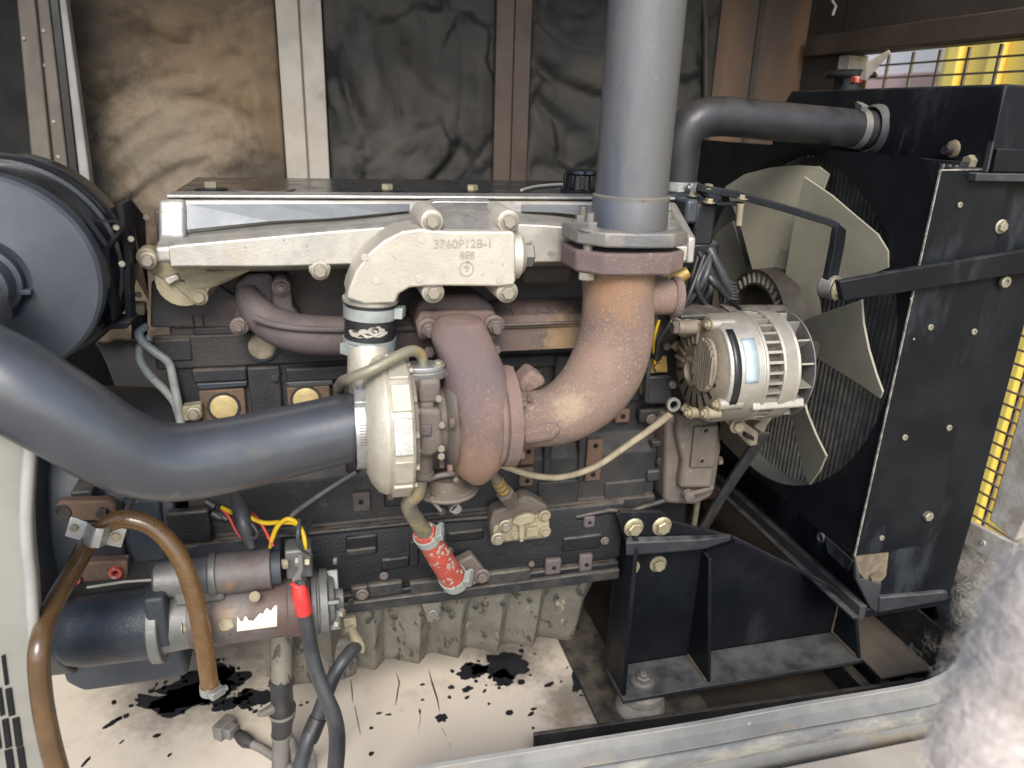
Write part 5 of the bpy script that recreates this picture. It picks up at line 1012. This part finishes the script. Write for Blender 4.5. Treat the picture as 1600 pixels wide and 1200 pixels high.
MB().lathe(P(1074, 772, -.07), (0, -1, 0), [(0, .011), (.01, .010), (.012, 0)], 14).build('cast_nub', 'front_case', tcs); MB().tube([P(1074, 772, -.075), P(1095, 768, -.07), P(1112, 762, -.06)], .005, 8).build('cast_rib', 'front_case', tcs)
bpx(1122, 720, -.04, 7, tcs, 'hex', 'iron_bolt', d=(1, -.2, 0))
MB().box(EX1 - .022, .70, .0, .28, .18, .80).build('gear_case', 'skirt_paint', tcs, bevel=.01)
# sensor, lugs and wiring harness by the alternator
sn = thing('sensor_bracket', 'yellow passivated sensor bracket with slot and small wire by the elbow', 'bracket', P(1020, 570, -.05))
plate('bracket', [(996, 560), (1042, 556), (1044, 582), (998, 585)], -.05, .004, 'gold_steel', sn, .002); plate('slot', [(1001, 570), (1016, 567), (1016, 573), (1002, 576)], -.0512, .003, 'hole_shade', sn, .0015); bpx(1027, 573, -.053, 7, sn, 'hex', 'gold_steel')
pipe('sensor', [(1022, 535, -.06, 10), (1025, 552, -.06, 11), (1026, 560, -.055, 7)], 'rubber', sn, n=2); pipe('sensor_wire', [(1030, 500, -.08, 2.5), (1024, 520, -.08, 2.5), (1021, 545, -.07, 2.2), (1023, 568, -.06, 2)], 'yellow_wire', sn, 8)
plate('relay_box', [(1008, 588), (1050, 588), (1052, 632), (1010, 632)], -.045, .04, 'rubber', sn, .004); pipe('brass_fitting', [(1045, 440, -.06, 13), (1062, 432, -.065, 12), (1076, 424, -.07, 9)], 'gold_steel', sn, n=2); pipe('brass_fitting', [(1050, 462, -.05, 12), (1066, 452, -.055, 11)], 'gold_steel', sn, n=2)
hn = thing('wiring_harness', 'tangle of dusty black taped wires between engine front and fan', 'wire bundle', P(1110, 480, -.05))
random.seed(21)
for i in range(16):
    x0, y0 = random.choice([(1092, 395), (1100, 400), (1110, 398), (1096, 420)]); x1, y1 = random.choice([(1062, 490), (1105, 480), (1140, 468), (1128, 478), (1085, 482), (1050, 520)])
    Y0 = random.uniform(-.07, -.02); mx, my = (x0 + x1) / 2 + random.uniform(-22, 22), (y0 + y1) / 2 + random.uniform(-10, 10)
    pipe('wire', [(x0, y0, Y0, 3.6), (mx, my, Y0 - .02, random.uniform(2.6, 6)), (x1, y1, Y0, 3.2)], random.choice(['rubber', 'black_cable', 'rail_paint']), hn, 8, 6)
pipe('conduit', [(1108, 390, -.04, 9), (1116, 405, -.05, 7), (1128, 430, -.055, 8), (1142, 460, -.05, 8), (1146, 476, -.04, 6)], 'black_cable', hn)
for i in range(6): clampband('coil', P(1142 + i * .6, 440 + i * 5, -.05), (0.2, 0, 1), rp(8, P(1142, 450, -.05)), .003, 'black_cable', hn, .002)
pipe('wire', [(1060, 480, -.1, 3), (1045, 510, -.11, 3.5), (1030, 530, -.1, 3), (1025, 560, -.08, 3)], 'black_cable', hn, 8); pipe('wire', [(1016, 560, -.07, 4), (1012, 590, -.07, 4), (1010, 625, -.06, 4)], 'black_cable', hn, 8)
for x, y in ((1050, 600), (1040, 540), (1030, 655)): bpx(x, y, -.05, 7, hn, 'hex', 'iron_bolt', name='clip_bolt')
# thermostat housing
th_ = thing('thermostat_housing', 'black thermostat housing with bolts under the top coolant hose', 'housing', P(1100, 380, .05))
pbox('neck_base', 1035, 300, 1130, 322, .04, .10, 'black_gloss', th_, .008, seg=3); pbox('body', 1085, 318, 1118, 385, .0, .10, 'skirt_paint', th_, .006); pbox('body', 1072, 312, 1092, 350, -.01, .10, 'housing_paint', th_, .006)
for x, y in ((1083, 306), (1108, 312)): bpx(x, y, .01, 6, th_, 'flange', 'zinc_bolt', d=(0, 0, 1))
# ================================================================ FAN
XF = .92; FC = Vector((XF, .13, .605))
fan = thing('cooling_fan', 'khaki plastic radiator fan with wide pitched blades and ribbed hub', 'fan', (XF, .13, .49))
def blade(pts, tilt):
    """outline pixels on the fan plane, leading edge tipped forward"""
    v = [PX(x, y, XF) for x, y in pts]; w = []
    ctr_ = sum(v, Vector()) / len(v); rad = Vector((0, ctr_.y - FC.y, ctr_.z - FC.z)).normalized(); tng = Vector((1, 0, 0)).cross(rad)
    for x, y in pts:
        for it in range(3): 
            X = XF if it == 0 else XF + tilt * s
            q_ = PX(x, y, X); s = (q_ - FC).dot(tng)
        w.append(q_)
    return w
def mkblade(w):
    c = sum(w, Vector()) / len(w); b = MB(); 
    n = len(w); b.add(w + [c], [(i, (i + 1) % n, n) for i in range(n)])
    return b.build('blade', 'fan_plastic', fan, smooth=0, solid=.004)
B2 = [(1226, 440), (1240, 360), (1257, 276), (1300, 305), (1335, 335), (1372, 366), (1388, 392), (1389, 418), (1330, 440), (1296, 452), (1262, 470)]
B1 = [(1182, 440), (1160, 360), (1134, 292), (1165, 272), (1205, 262), (1245, 258), (1280, 260), (1296, 272), (1284, 305), (1262, 360), (1250, 440), (1220, 452)]
B3 = [(1254, 502), (1300, 484), (1347, 468), (1350, 505), (1358, 545), (1370, 585), (1380, 612), (1376, 622), (1345, 600), (1300, 572), (1265, 552), (1254, 530)]
B4 = [(1228, 560), (1250, 600), (1262, 645), (1276, 680), (1292, 712), (1282, 735), (1266, 757), (1256, 735), (1247, 690), (1238, 650), (1222, 600)]
B6 = [(1180, 470), (1160, 400), (1146, 345), (1122, 362), (1104, 400), (1096, 450), (1110, 492), (1150, 500)]
B5 = [(1200, 560), (1168, 570), (1120, 620), (1120, 680), (1160, 720), (1190, 680), (1225, 600)]
for pts, t_ in ((B1, .28), (B2, .28), (B3, .28), (B4, .30), (B5, .28)): mkblade(blade(pts, t_))
mkblade([PX(x, y, XF + .02) for x, y in B6])
MB().lathe(FC, XA, [(-.035, .070), (-.035, .100), (-.033, .108), (-.008, .112), (.03, .112), (.03, .02)], 56).build('hub', 'hub_plastic', fan, smooth=40)
MB().lathe(FC, XA, [(-.030, .030), (-.022, .098), (-.021, .03)], 40).build('hub_disc', 'rubber', fan)
for i in range(34):
    a_ = 2 * math.pi * i / 34; d = Vector((0, math.cos(a_), math.sin(a_))); MB().obox(FC + Vector((-.040, 0, 0)) + d * .0975, XA, d, d.cross(Vector(XA)), .008, .0125, .0026).build('hub_rib', 'fan_plastic', fan, smooth=0)
MB().lathe(FC, XA, [(-.05, .108), (-.05, .113), (.0, .116), (.0, .108), (-.05, .108)], 56, caps=False).build('hub_rim', 'hub_plastic', fan); MB().lathe(FC, XA, [(-.05, .081), (-.05, .086), (-.02, .086), (-.02, .081), (-.05, .081)], 56, caps=False).build('hub_rim', 'hub_plastic', fan)
a_l = FC + Vector((0, 0, 0)); MB().lathe(FC, XA, [(-.2, .035), (-.03, .035)], 24).build('shaft', 'rail_paint', fan)
for s0, s1 in ((0, 1),): MB().lathe(FC, XA, [(-.004, .11), (.0, .155), (.004, .11)], 48).build('blade_root_ring', 'fan_plastic', fan)
# ================================================================ RADIATOR
rad = thing('radiator', 'black sheet metal radiator with round fan shroud, top tank and filler cap', 'radiator', P(1372, 958, -.19))
XS, YSD = .944, -.195; SC = Vector((XS, .155, .598)); SR = .345
zt_, zb_ = .934, .245; ya_, yb_ = YSD, .56
def hole_panel(X, y0, y1, z0, z1, c, r, n=72):
    out_, inn = [], []
    for i in range(n):
        t_ = 2 * math.pi * i / n; dy, dz = math.cos(t_), math.sin(t_); k = min(((y1 - c.y) if dy > 0 else (y0 - c.y)) / dy if abs(dy) > 1e-6 else 9e9, ((z1 - c.z) if dz > 0 else (z0 - c.z)) / dz if abs(dz) > 1e-6 else 9e9)
        out_.append((X, c.y + dy * k, c.z + dz * k)); inn.append((X, c.y + dy * r, c.z + dz * r))
    return out_, inn
ya2, zb2_, zt2 = YSD, .243, .955
out_, inn = hole_panel(XS, ya2, .58, zb2_, zt2, SC, min(SR, SC.z - zb2_ - .004, zt2 - SC.z - .004))
inn2 = [(x + .055, y, z) for x, y, z in inn]
MB().loft([out_, inn], False).build('fan_shroud', 'black_paint', rad, smooth=30)
MB().loft([inn, inn2], False).build('shroud_ring', 'ring_dusty', rad, smooth=30)
# core behind the shroud
MB().box(XS + .058, XS + .13, YSD + .02, .55, .19, .95).build('core', 'core_gap', rad)
b = MB()
for i in range(54):
    y = YSD + .022 + i * .0134; b.box(XS + .0535, XS + .059, y, y + .0052, .20, .945)
o_ = b.build('core_tubes', 'core_fin', rad, smooth=0); o_['kind'] = 'stuff'
b = MB()
for i in range(190):
    z = .20 + i * .0039; b.box(XS + .0568, XS + .0585, YSD + .022, .548, z, z + .0011)
o_ = b.build('core_fins', 'core_fin', rad, smooth=0); o_['kind'] = 'stuff'
# side cheek and shroud flange lying over it
plate('side_cheek', [(1490, 262), (1668, 262), (1600, 512), (1525, 790), (1482, 938), (1372, 957), (1340, 880)], YSD + .002, .02, 'black_paint', rad, .002)
plate('shroud_flange', [(1471, 266), (1580, 264), (1462, 838), (1458, 846), (1448, 851), (1336, 869)], YSD - .004, .005, 'black_paint', rad, .001)
MB().prism([P(1469.5, 266, YSD - .0055), P(1471.3, 266, YSD - .0055), P(1336.8, 870, YSD - .0055), P(1335, 870, YSD - .0055)], (0, .003, 0)).build('fold_edge', 'edge_worn', rad, smooth=0)
MB().prism([P(1470, 264.5, YSD - .0055), P(1590, 263, YSD - .0055), P(1590, 265, YSD - .0055), P(1470, 267, YSD - .0055)], (0, .003, 0)).build('fold_edge', 'edge_worn', rad, smooth=0)
plate('cheek_foot', [(1376, 934), (1482, 925), (1481, 938), (1373, 958)], YSD - .008, .012, 'dusty_black', rad, .003)
plate('cut_out', [(1336, 869), (1389, 864), (1385, 900), (1376, 910), (1350, 905), (1340, 892)], YSD - .0005, .01, 'weld_rust', rad, .001); plate('corner_post', [(1336, 872), (1346, 905), (1378, 912), (1372, 958), (1360, 950), (1338, 905)], YSD - .003, .01, 'dusty_black', rad, .002); bpx(1363, 901, YSD - .003, 6, rad, 'hex', 'weld_rust')
for x, y, r_, k_ in ((1564, 354, 8, 'flange'), (1499, 320, 4.5, 'socket'), (1569, 440, 9, 'socket'), (1453, 511, 5, 'socket'), (1521, 518, 5, 'socket'), (1482, 668, 5, 'socket'), (1413, 683, 5, 'socket'), (1448, 805, 8, 'hex'), (1377, 840, 4.5, 'socket'), (1424, 467, 2.5, 'screw'), (1428, 530, 2, 'screw')):
    bpx(x, y, YSD - .005, r_, rad, k_, 'steel_bolt')
# bottom tray
z_t = P(1372, 958, YSD).z
MB().box(1.0, 1.20, YSD, .55, z_t - .006, z_t + .012).build('bottom_tray', 'black_paint', rad, bevel=.001)
MB().box(.985, 1.0, YSD + .002, .55, z_t - .012, z_t + .02).build('tray_lip', 'dusty_black', rad, bevel=.001); MB().box(.972, .985, YSD + .002, .55, z_t - .008, z_t - .002).build('tray_flange', 'dusty_black', rad, bevel=.001)
MB().box(XS + .075, 1.18, YSD + .02, .55, z_t + .013, .245).build('lower_tank', 'black_paint', rad)
MB().prism([PX(1290, 838, XS - .004), PX(1332, 876, XS - .004), PX(1324, 893, XS - .004), PX(1293, 864, XS - .004), PX(1290, 852, XS - .004)], (.004, 0, 0)).build('hanging_tab', 'black_paint', rad, bevel=.0015); MB().lathe(PX(1283, 840, XS - .003), (-1, 0, 0), [(-.003, .007), (.003, .007), (.003, .010), (-.003, .010), (-.003, .007)], 18, caps=False).build('tab_eye', 'dusty_black', rad)
# top tank
XT0 = 1.030
A_, B_ = PX(1542, 268, XT0), PX(1259, 238, XT0)
zt0 = A_.z; yt0 = A_.y; yt1 = PX(1215, 158, XT0).y
ztop = PX(1529, 133, XT0 + .03).z
MB().loft([[(x, yt0 if e == 0 else yt0 + .02, z) for x, z, e in ((XT0, zt0, 0), (XT0, ztop - .055, 0), (XT0 + .018, ztop, 1), (XT0 + .26, ztop - .004, 1), (XT0 + .28, ztop - .06, 0), (XT0 + .28, zt0, 0))],
           [(x, yt1 + (.0 if e == 0 else -.02), z) for x, z, e in ((XT0, zt0, 0), (XT0, ztop - .055, 0), (XT0 + .018, ztop, 1), (XT0 + .26, ztop - .004, 1), (XT0 + .28, ztop - .06, 0), (XT0 + .28, zt0, 0))]]).build('top_tank', 'black_paint', rad, bevel=.004, seg=3)
MB().box(XT0 - .03, XT0 + .28, yt0 - .012, yt1, zt0 - .014, zt0 - .002).build('tank_flange', 'dusty_black', rad, bevel=.0015)
MB().prism([P(1541, 268, yt0 - .013), P(1544, 268, yt0 - .013), P(1554, 222, yt0 - .013), P(1551, 221, yt0 - .013)], (0, .008, 0)).build('tank_tab', 'dusty_black', rad)
MB().box(XT0 + .005, XT0 + .27, yt0 - .006, yt0 + .01, zt0 - .001, zt0 + .035).build('tank_band', 'black_paint', rad, bevel=.002)
c_ = PX(1492, 233, XT0); MB().tube([c_ + Vector((.01, 0, 0)), c_ + Vector((-.025, -.005, -.002))], .007, 12).build('vent_spigot', 'rail_paint', rad); MB().lathe(c_ + Vector((-.003, 0, 0)), (-1, 0, 0), [(0, .015), (.004, .014), (.008, .008)], 12).build('weld_collar', 'weld_rust', rad)
c_ = PX(1518, 254, XT0); bolt(c_, .012, rad, 'hex', 'bare_casting', d=(-1, 0, 0)); MB().tube([PX(1300 + i * 28, 246 + i * 2.6 + (i % 2) * 3, XT0 - .003) for i in range(7)], .0035, 6).build('weld_seam', 'dusty_black', rad)
fcp = PX(1334, 120, XT0 + .13)
fcp = Vector((XT0 + .11, PX(1328, 124, XT0 + .11).y, ztop)); MB().lathe(fcp, (0, 0, 1), [(-.01, .034), (.026, .034), (.027, .052), (.032, .055), (.040, .050), (.044, .034), (.044, 0)], 40).build('filler_cap', 'black_gloss', rad, smooth=40)
MB().obox(fcp + Vector((-.02, -.048, .022)), (1, 0, 0), (0, 1, 0), (0, 0, 1), .009, .010, .007).build('cap_catch', 'red_hose', rad, bevel=.003)
q0 = fcp + Vector((-.02, -.055, .024)); MB().prism([q0, q0 + Vector((0, -.022, -.004)), q0 + Vector((.01, -.066, .046)), q0 + Vector((.01, -.060, .052)), q0 + Vector((0, -.014, .030))], (.002, 0, 0)).build('cap_lever', 'cloth_scrap', rad)
# top coolant hose
th = thing('coolant_hose', 'black rubber coolant hose bending from thermostat housing to radiator tank', 'hose', P(1060, 300, .08))
inl = PX(1362, 203, XT0)
q = [(*P(1060, 306, .09), .031), (*P(1062, 262, .09), .031), (*P(1066, 222, .09), .0325), (*P(1084, 192, .09), .034), (*P(1125, 182, .09), .034), (*PX(1200, 189, .80).lerp(PX(1200, 189, .80), 0), .034)]
i0 = Vector(q[4][:3])
for f_, r_ in ((.35, .034), (.7, .034), (.97, .034)): pass
q = q[:5]; dz_ = inl - i0
q += [(*(i0 + dz_ * .35 + Vector((0, 0, .000))), .034), (*(i0 + dz_ * .7), .034), (*inl, .034)]
s = cr(q, 8); MB().tube([Vector(v[:3]) for v in s], [v[3] for v in s], 32).build('hose_wall', 'rubber', th, smooth=80)
clampband('clamp_band', i0 + dz_ * .90, dz_, .0345, .014, 'grey_steel', th, .002, screw=(-.2, -.3, 1)); MB().lathe(inl, -dz_, [(-.02, .034), (.006, .036), (.010, .041), (.003, .046), (-.01, .047)], 32).build('inlet_weld', 'dusty_black', th)
c_ = P(1060, 290, .09); clampband('clamp_band', c_, (0, 0, 1), .0325, .016, 'clamp_steel', th, .002, screw=(.3, -1, 0)); clampband('lower_cuff', P(1060, 302, .09), (0, 0, 1), .0325, .012, 'rubber', th, .003)
# stay bar from thermostat housing to radiator, with bushing and rail
sb = thing('stay_bar', 'bent flat black stay bar bolted from engine front down to a bushing', 'bar', P(1300, 440, -.10))
pts_ = [(1088, 292, .0), (1150, 304, -.03), (1225, 325, -.07), (1296, 347, -.105), (1306, 352, -.11), (1310, 362, -.112), (1308, 380, -.114), (1298, 430, -.118), (1296, 448, -.118)]
c_ = [P(*v) for v in pts_]; nn = len(c_); up_ = []
rings = []
for i in range(nn):
    t_ = (c_[min(i + 1, nn - 1)] - c_[max(i - 1, 0)]).normalized(); w_ = (Vector((.35, 1, 0)) if i < 5 else Vector((1, .35, 0))).normalized(); w_ = (w_ - t_ * w_.dot(t_)).normalized(); n_ = t_.cross(w_)
    hw = .011 if i < 5 else .014; rings.append([c_[i] + w_ * a * hw + n_ * b_ * .0058 for a, b_ in ((-1, -1), (1, -1), (1, 1), (-1, 1))])
MB().loft(rings).build('bar', 'black_paint', sb, bevel=.0012)
MB().loft([[P(x, y, Y) + Vector((0, j * .010, k * .003)) for j, k in ((-1, -1), (1, -1), (1, 1), (-1, 1))] for x, y, Y in ((1092, 298, .0), (1118, 318, -.01), (1158, 318, -.03))]).build('lower_strap', 'black_paint', sb, bevel=.001)
for x, y, Y in ((1107, 294, -.01), (1160, 310, -.04), (1108, 316, -.012)): bpx(x, y, Y, 7, sb, 'flange', 'zinc_bolt', d=(0, -.1, 1))
pipe('bolt_shank', [(1157, 318, -.04, 6), (1154, 352, -.04, 5)], 'bare_casting', sb, n=1)
c_ = P(1296, 448, -.118); MB().lathe(c_, (.45, -.9, 0), [(-.012, .013), (-.012, .0205), (.012, .0205), (.012, .013)], 26).build('bushing', 'grey_steel', sb, bevel=.002)
c2_ = P(1308, 452, -.135); bolt(c2_, .0135, sb, 'nut', 'bare_casting', d=(.45, -.9, 0))
rl = thing('support_rail', 'scuffed flat black rail running from the bushing across the radiator side', 'rail', P(1450, 425, -.17))
MB().prism(pp([(1312, 440), (1318, 470), (1400, 459), (1700, 410), (1700, 376), (1400, 424)], YSD - .022), (0, .014, 0)).build('bar', 'black_paint', rl, bevel=.002)
# ================================================================ FRONT MOUNT AND BASE
ZFT = P(1090, 1020, -.02).z
fx0, fx1 = P(958, 1060, -.06).x, P(1320, 1010, -.06).x
mb = thing('engine_mount', 'welded black front engine mount with gussets, yellow bolts and long foot', 'engine mount', (fx0 + .1, -.06, ZFT))
YW = -.02; yfr = PZ(1105, 1072, ZFT).y
wz = lambda x, y: P(x, y, YW)
MB().prism([(fx0, YW, ZFT + .001), (fx0, YW, wz(975, 842).z), wz(1130, 838), wz(1160, 850), wz(1330, 938), (fx1, YW, ZFT + .001)], (0, .01, 0)).build('web', 'black_paint', mb, bevel=.001)
MB().box(fx0, fx1 + .002, yfr, YW, ZFT - .01, ZFT).build('foot', 'dusty_black', mb, bevel=.0015)
zt3 = P(975, 818, -.09).z
MB().prism([(fx0 + .001, YW, ZFT + .001), (fx0 + .001, yfr + .01, ZFT + .001), (fx0 + .001, yfr + .012, ZFT + .02), (fx0 + .001, -.095, zt3 - .045), (fx0 + .001, -.080, zt3 - .005), (fx0 + .001, YW, zt3)], (.009, 0, 0)).build('end_gusset', 'black_paint', mb, bevel=.0015)
xg = P(1104, 960, -.07).x
MB().prism([(xg, YW, ZFT + .001), (xg, yfr + .008, ZFT + .001), (xg, YW - .03, P(1100, 860, YW).z), (xg, YW, P(1100, 860, YW).z)], (.008, 0, 0)).build('gusset', 'black_paint', mb, bevel=.0015)
MB().prism([(fx1 - .008, YW, ZFT + .001), (fx1 - .008, yfr + .004, ZFT + .001), (fx1 - .008, YW - .045, ZFT + .115), (fx1 - .008, YW, ZFT + .115)], (.008, 0, 0)).build('gusset', 'black_paint', mb, bevel=.0015)
plate('bolting_plate', [(964, 806), (970, 800), (1032, 800), (1042, 806), (1048, 815), (1142, 838), (1142, 842), (1092, 842), (978, 848)], -.075, .01, 'black_paint', mb, .001)
MB().loft([[P(x, y0, -.078), P(x, y0 + .35 * (y1 - y0), -.096), P(x, y1, -.094), P(x, y1, -.078)] for x, y0, y1 in ((978, 838, 868), (1060, 836, 862), (1100, 835, 858), (1142, 834, 844))]).build('folded_ledge', 'dusty_black', mb, bevel=.003, seg=3)
MB().prism([P(1100, 842, -.076), P(1142, 836, -.076), P(1150, 846, -.03), P(1105, 862, -.03)], (0, .004, -.004)).build('ledge_web', 'black_paint', mb)
MB().tube([P(1105, 865, -.03), P(1098, 920, -.03), P(1090, 1018, -.03)], .0022, 6).build('weld', 'weld_rust', mb); MB().tube([(xg - .002, YW - .004, ZFT + .003), (xg - .002, yfr + .012, ZFT + .003)], .0024, 6).build('weld', 'weld_rust', mb); MB().tube([(fx1 - .010, YW - .004, ZFT + .003), (fx1 - .010, yfr + .012, ZFT + .003)], .0022, 6).build('weld', 'weld_rust', mb); MB().tube([(fx1 - .010, YW - .004, ZFT + .003), (fx1 - .010, YW - .006, ZFT + .10)], .002, 6).build('weld', 'weld_rust', mb)
for x, y, Y, r_ in ((990, 824, -.078, 11.5), (1034, 822, -.078, 11.5)): bpx(x, y, Y, r_, mb, 'flange', 'zinc_bolt')
for x, y, r_ in ((989, 886, 8), (1028, 881, 10)): bpx(x, y, YW - .002, r_, mb, 'flange', 'bare_casting'); 
p = PZ(1004, 1066, ZFT); MB().lathe(p, (0, 0, 1), [(0, .024), (.003, .024), (.004, .018)], 26).build('washer', 'grey_steel', mb); bolt(p + Vector((0, 0, .003)), .0148, mb, 'nut', 'grey_steel', d=(0, 0, 1))
iso = thing('rubber_isolator', 'dusty rubber isolator pad under the foot of the engine mount', 'isolator', (p.x, p.y, ZF))
zi = ZFT - .011
MB().lathe((p.x, p.y, zi), (0, 0, -1), [(0, .040), (.004, .046), (.018, .047), (.022, .042), (.03, .048), (zi - ZF - .004, .052), (zi - ZF, .058)], 40).build('pad', 'dirty_fluff', iso, smooth=40)
MB().prism([(p.x - .075, p.y - .045, ZF), (p.x + .085, p.y - .045, ZF), (p.x + .085, p.y + .05, ZF), (p.x - .075, p.y + .05, ZF)], (0, 0, .01)).build('base_plate', 'rail_paint', iso, bevel=.002)
# base frame members
bf = thing('base_frame', 'dark grimy steel base frame rails under the engine mount and radiator', 'frame', (.7, -.1, ZF - .05))
rz = P(835, 1148, -.18).z
MB().prism([P(835, 1149, -.18), P(1225, 1094, -.18), P(1600, 1040, -.18), P(1600, 1200, -.18), P(833, 1230, -.18)], (0, .008, 0)).build('front_rail', 'rail_paint', bf, bevel=.001)
MB().box(.50, .60, -.36, .74, ZF - .05, ZF + .012).build('long_rail', 'rail_paint', bf, bevel=.003); MB().box(.60, 1.298, -.172, .775, ZF - .06, ZF - .03).build('tray', 'brown_panel', bf)
MB().box(.66, .74, -.172, -.03, ZF - .029, ZF + .01).build('cross_rail', 'rail_paint', bf, bevel=.002)
xb = fx1 + .01
MB().box(xb, xb + .13, -.165, .05, ZFT - .014, ZFT - .008).build('shelf', 'front_case', bf, bevel=.001); MB().box(xb + .13, xb + .136, -.165, .05, ZFT - .014, ZFT + .09).build('shelf_end', 'rail_paint', bf, bevel=.001); MB().box(xb, xb + .13, .04, .05, ZFT - .008, ZFT + .15).build('shelf_back', 'black_paint', bf)
for x in (1.08, 1.13, 1.19): MB().box(x, x + .025, -.172, .05, ZF - .029, ZF + .03).build('cross_rail', 'rail_paint', bf, bevel=.002)
MB().loft([[P(x, y, Y) + Vector((0, j * .004, k * .004)) for j, k in ((-1, -1), (1, -1), (1, 1), (-1, 1))] for x, y, Y in ((1142, 838, -.06), (1250, 892, -.10), (1358, 948, -.16))]).build('tie_bar', 'black_paint', bf, bevel=.001)
# ================================================================ INSULATION FLUFF
def fluff(name, centers, m, seedv, strands, slen, srad, mat_s, label, subd=4):
    """lumpy wads of glass wool with loose fibres"""
    t_ = thing(name, label, 'insulation', centers[0][0]); b = MB()
    for c, (sx, sy, sz) in centers:
        amp = 1 if subd > 4 else 1.8
        bm = bmesh.new(); bmesh.ops.create_icosphere(bm, subdivisions=subd, radius=1)
        vs2 = []
        for v in bm.verts:
            n = v.co.normalized(); q_ = Vector((n.x * sx, n.y * sy, n.z * sz)) + Vector(c)
            wq = q_ + Vector((noise.noise(q_ * 20), noise.noise(q_ * 20 + Vector((5, 5, 5))), noise.noise(q_ * 20 + Vector((9, 1, 3))))) * .02
            k = 1 + amp * .30 * noise.noise(q_ * 9 + Vector((seedv, 0, 0))) + amp * .12 * (.5 - abs(noise.noise(wq * 26))) + amp * .10 * (.5 - abs(noise.noise(wq * 60))) + .03 * noise.noise(wq * 150)
            vs2.append(Vector(c) + (q_ - Vector(c)) * k)
        bm.verts.index_update(); b.add(vs2, [tuple(v.index for v in f.verts) for f in bm.faces]); bm.free()
    o1 = b.build('wad', m, t_, smooth=180); o1['kind'] = 'stuff'
    rnd = random.Random(seedv); b2 = MB(); src = b.v
    for i in range(strands):
        vi = rnd.randrange(len(src)); p0 = Vector(src[vi]); ce, sz_ = centers[min(len(centers) - 1, vi * len(centers) // len(src))]
        nrm_ = Vector([(a - c) / (r_ * r_) for a, c, r_ in zip(p0, ce, sz_)]).normalized()
        d = Vector((rnd.gauss(0, 1), rnd.gauss(0, 1), rnd.gauss(0, 1))); d = (d - nrm_ * d.dot(nrm_)).normalized(); d2 = nrm_.cross(d) * rnd.choice((-1, 1)); l = slen * rnd.uniform(.4, 1.5); h_ = l * (rnd.uniform(.02, .35) if i % 4 else rnd.uniform(.3, .75))
        p0 = p0 + nrm_ * .0006
        pts_ = [p0 - d * l * .5 - nrm_ * .001, p0 - d * l * .15 + nrm_ * h_ * .6 + d2 * l * .1, p0 + d * l * .2 + nrm_ * h_ + d2 * l * .25, p0 + d * l * .45 + nrm_ * h_ * .5 + d2 * l * .55]
        b2.tube(pts_, srad * rnd.uniform(.6, 1.3), 3, False)
    o2 = b2.build('fibres', mat_s, t_, smooth=180); o2['kind'] = 'stuff'; return t_
c0_ = P(1600, 1000, -.66)
YQ = -.86
cq = P(1695, 1060, YQ); kx, kz = rp(195, cq), rp(335, cq)
fluff('insulation_batt', [(cq, (kx, .055, kz))], 'fibreglass', 3, 42000, .020, .00011, 'fibre_strand', 'pinkish white glass wool batt hanging loose at the corner of the sill', 6)
fluff('torn_insulation', [(P(1500, 880, -.12), (.022, .03, .05)), (P(1498, 945, -.13), (.03, .03, .04)), (P(1475, 1000, -.14), (.035, .03, .035)), (P(1515, 1000, -.15), (.04, .03, .05)), (P(1540, 900, -.14), (.035, .03, .06)), (P(1450, 1020, -.12), (.02, .03, .025)), (P(1520, 940, -.2), (.03, .03, .05))], 'dirty_fluff', 8, 18000, .020, .00022, 'fibre_dirty', 'grimy grey torn insulation stuffed beside the lower radiator corner')
fluff('insulation_tuft', [(P(1497, 1095, -.40), (.010, .010, .022)), (P(1490, 1125, -.40), (.009, .01, .02))], 'dirty_fluff', 14, 900, .014, .0002, 'dirty_fluff', 'small grey tuft of fibres caught on the rubber seal corner')
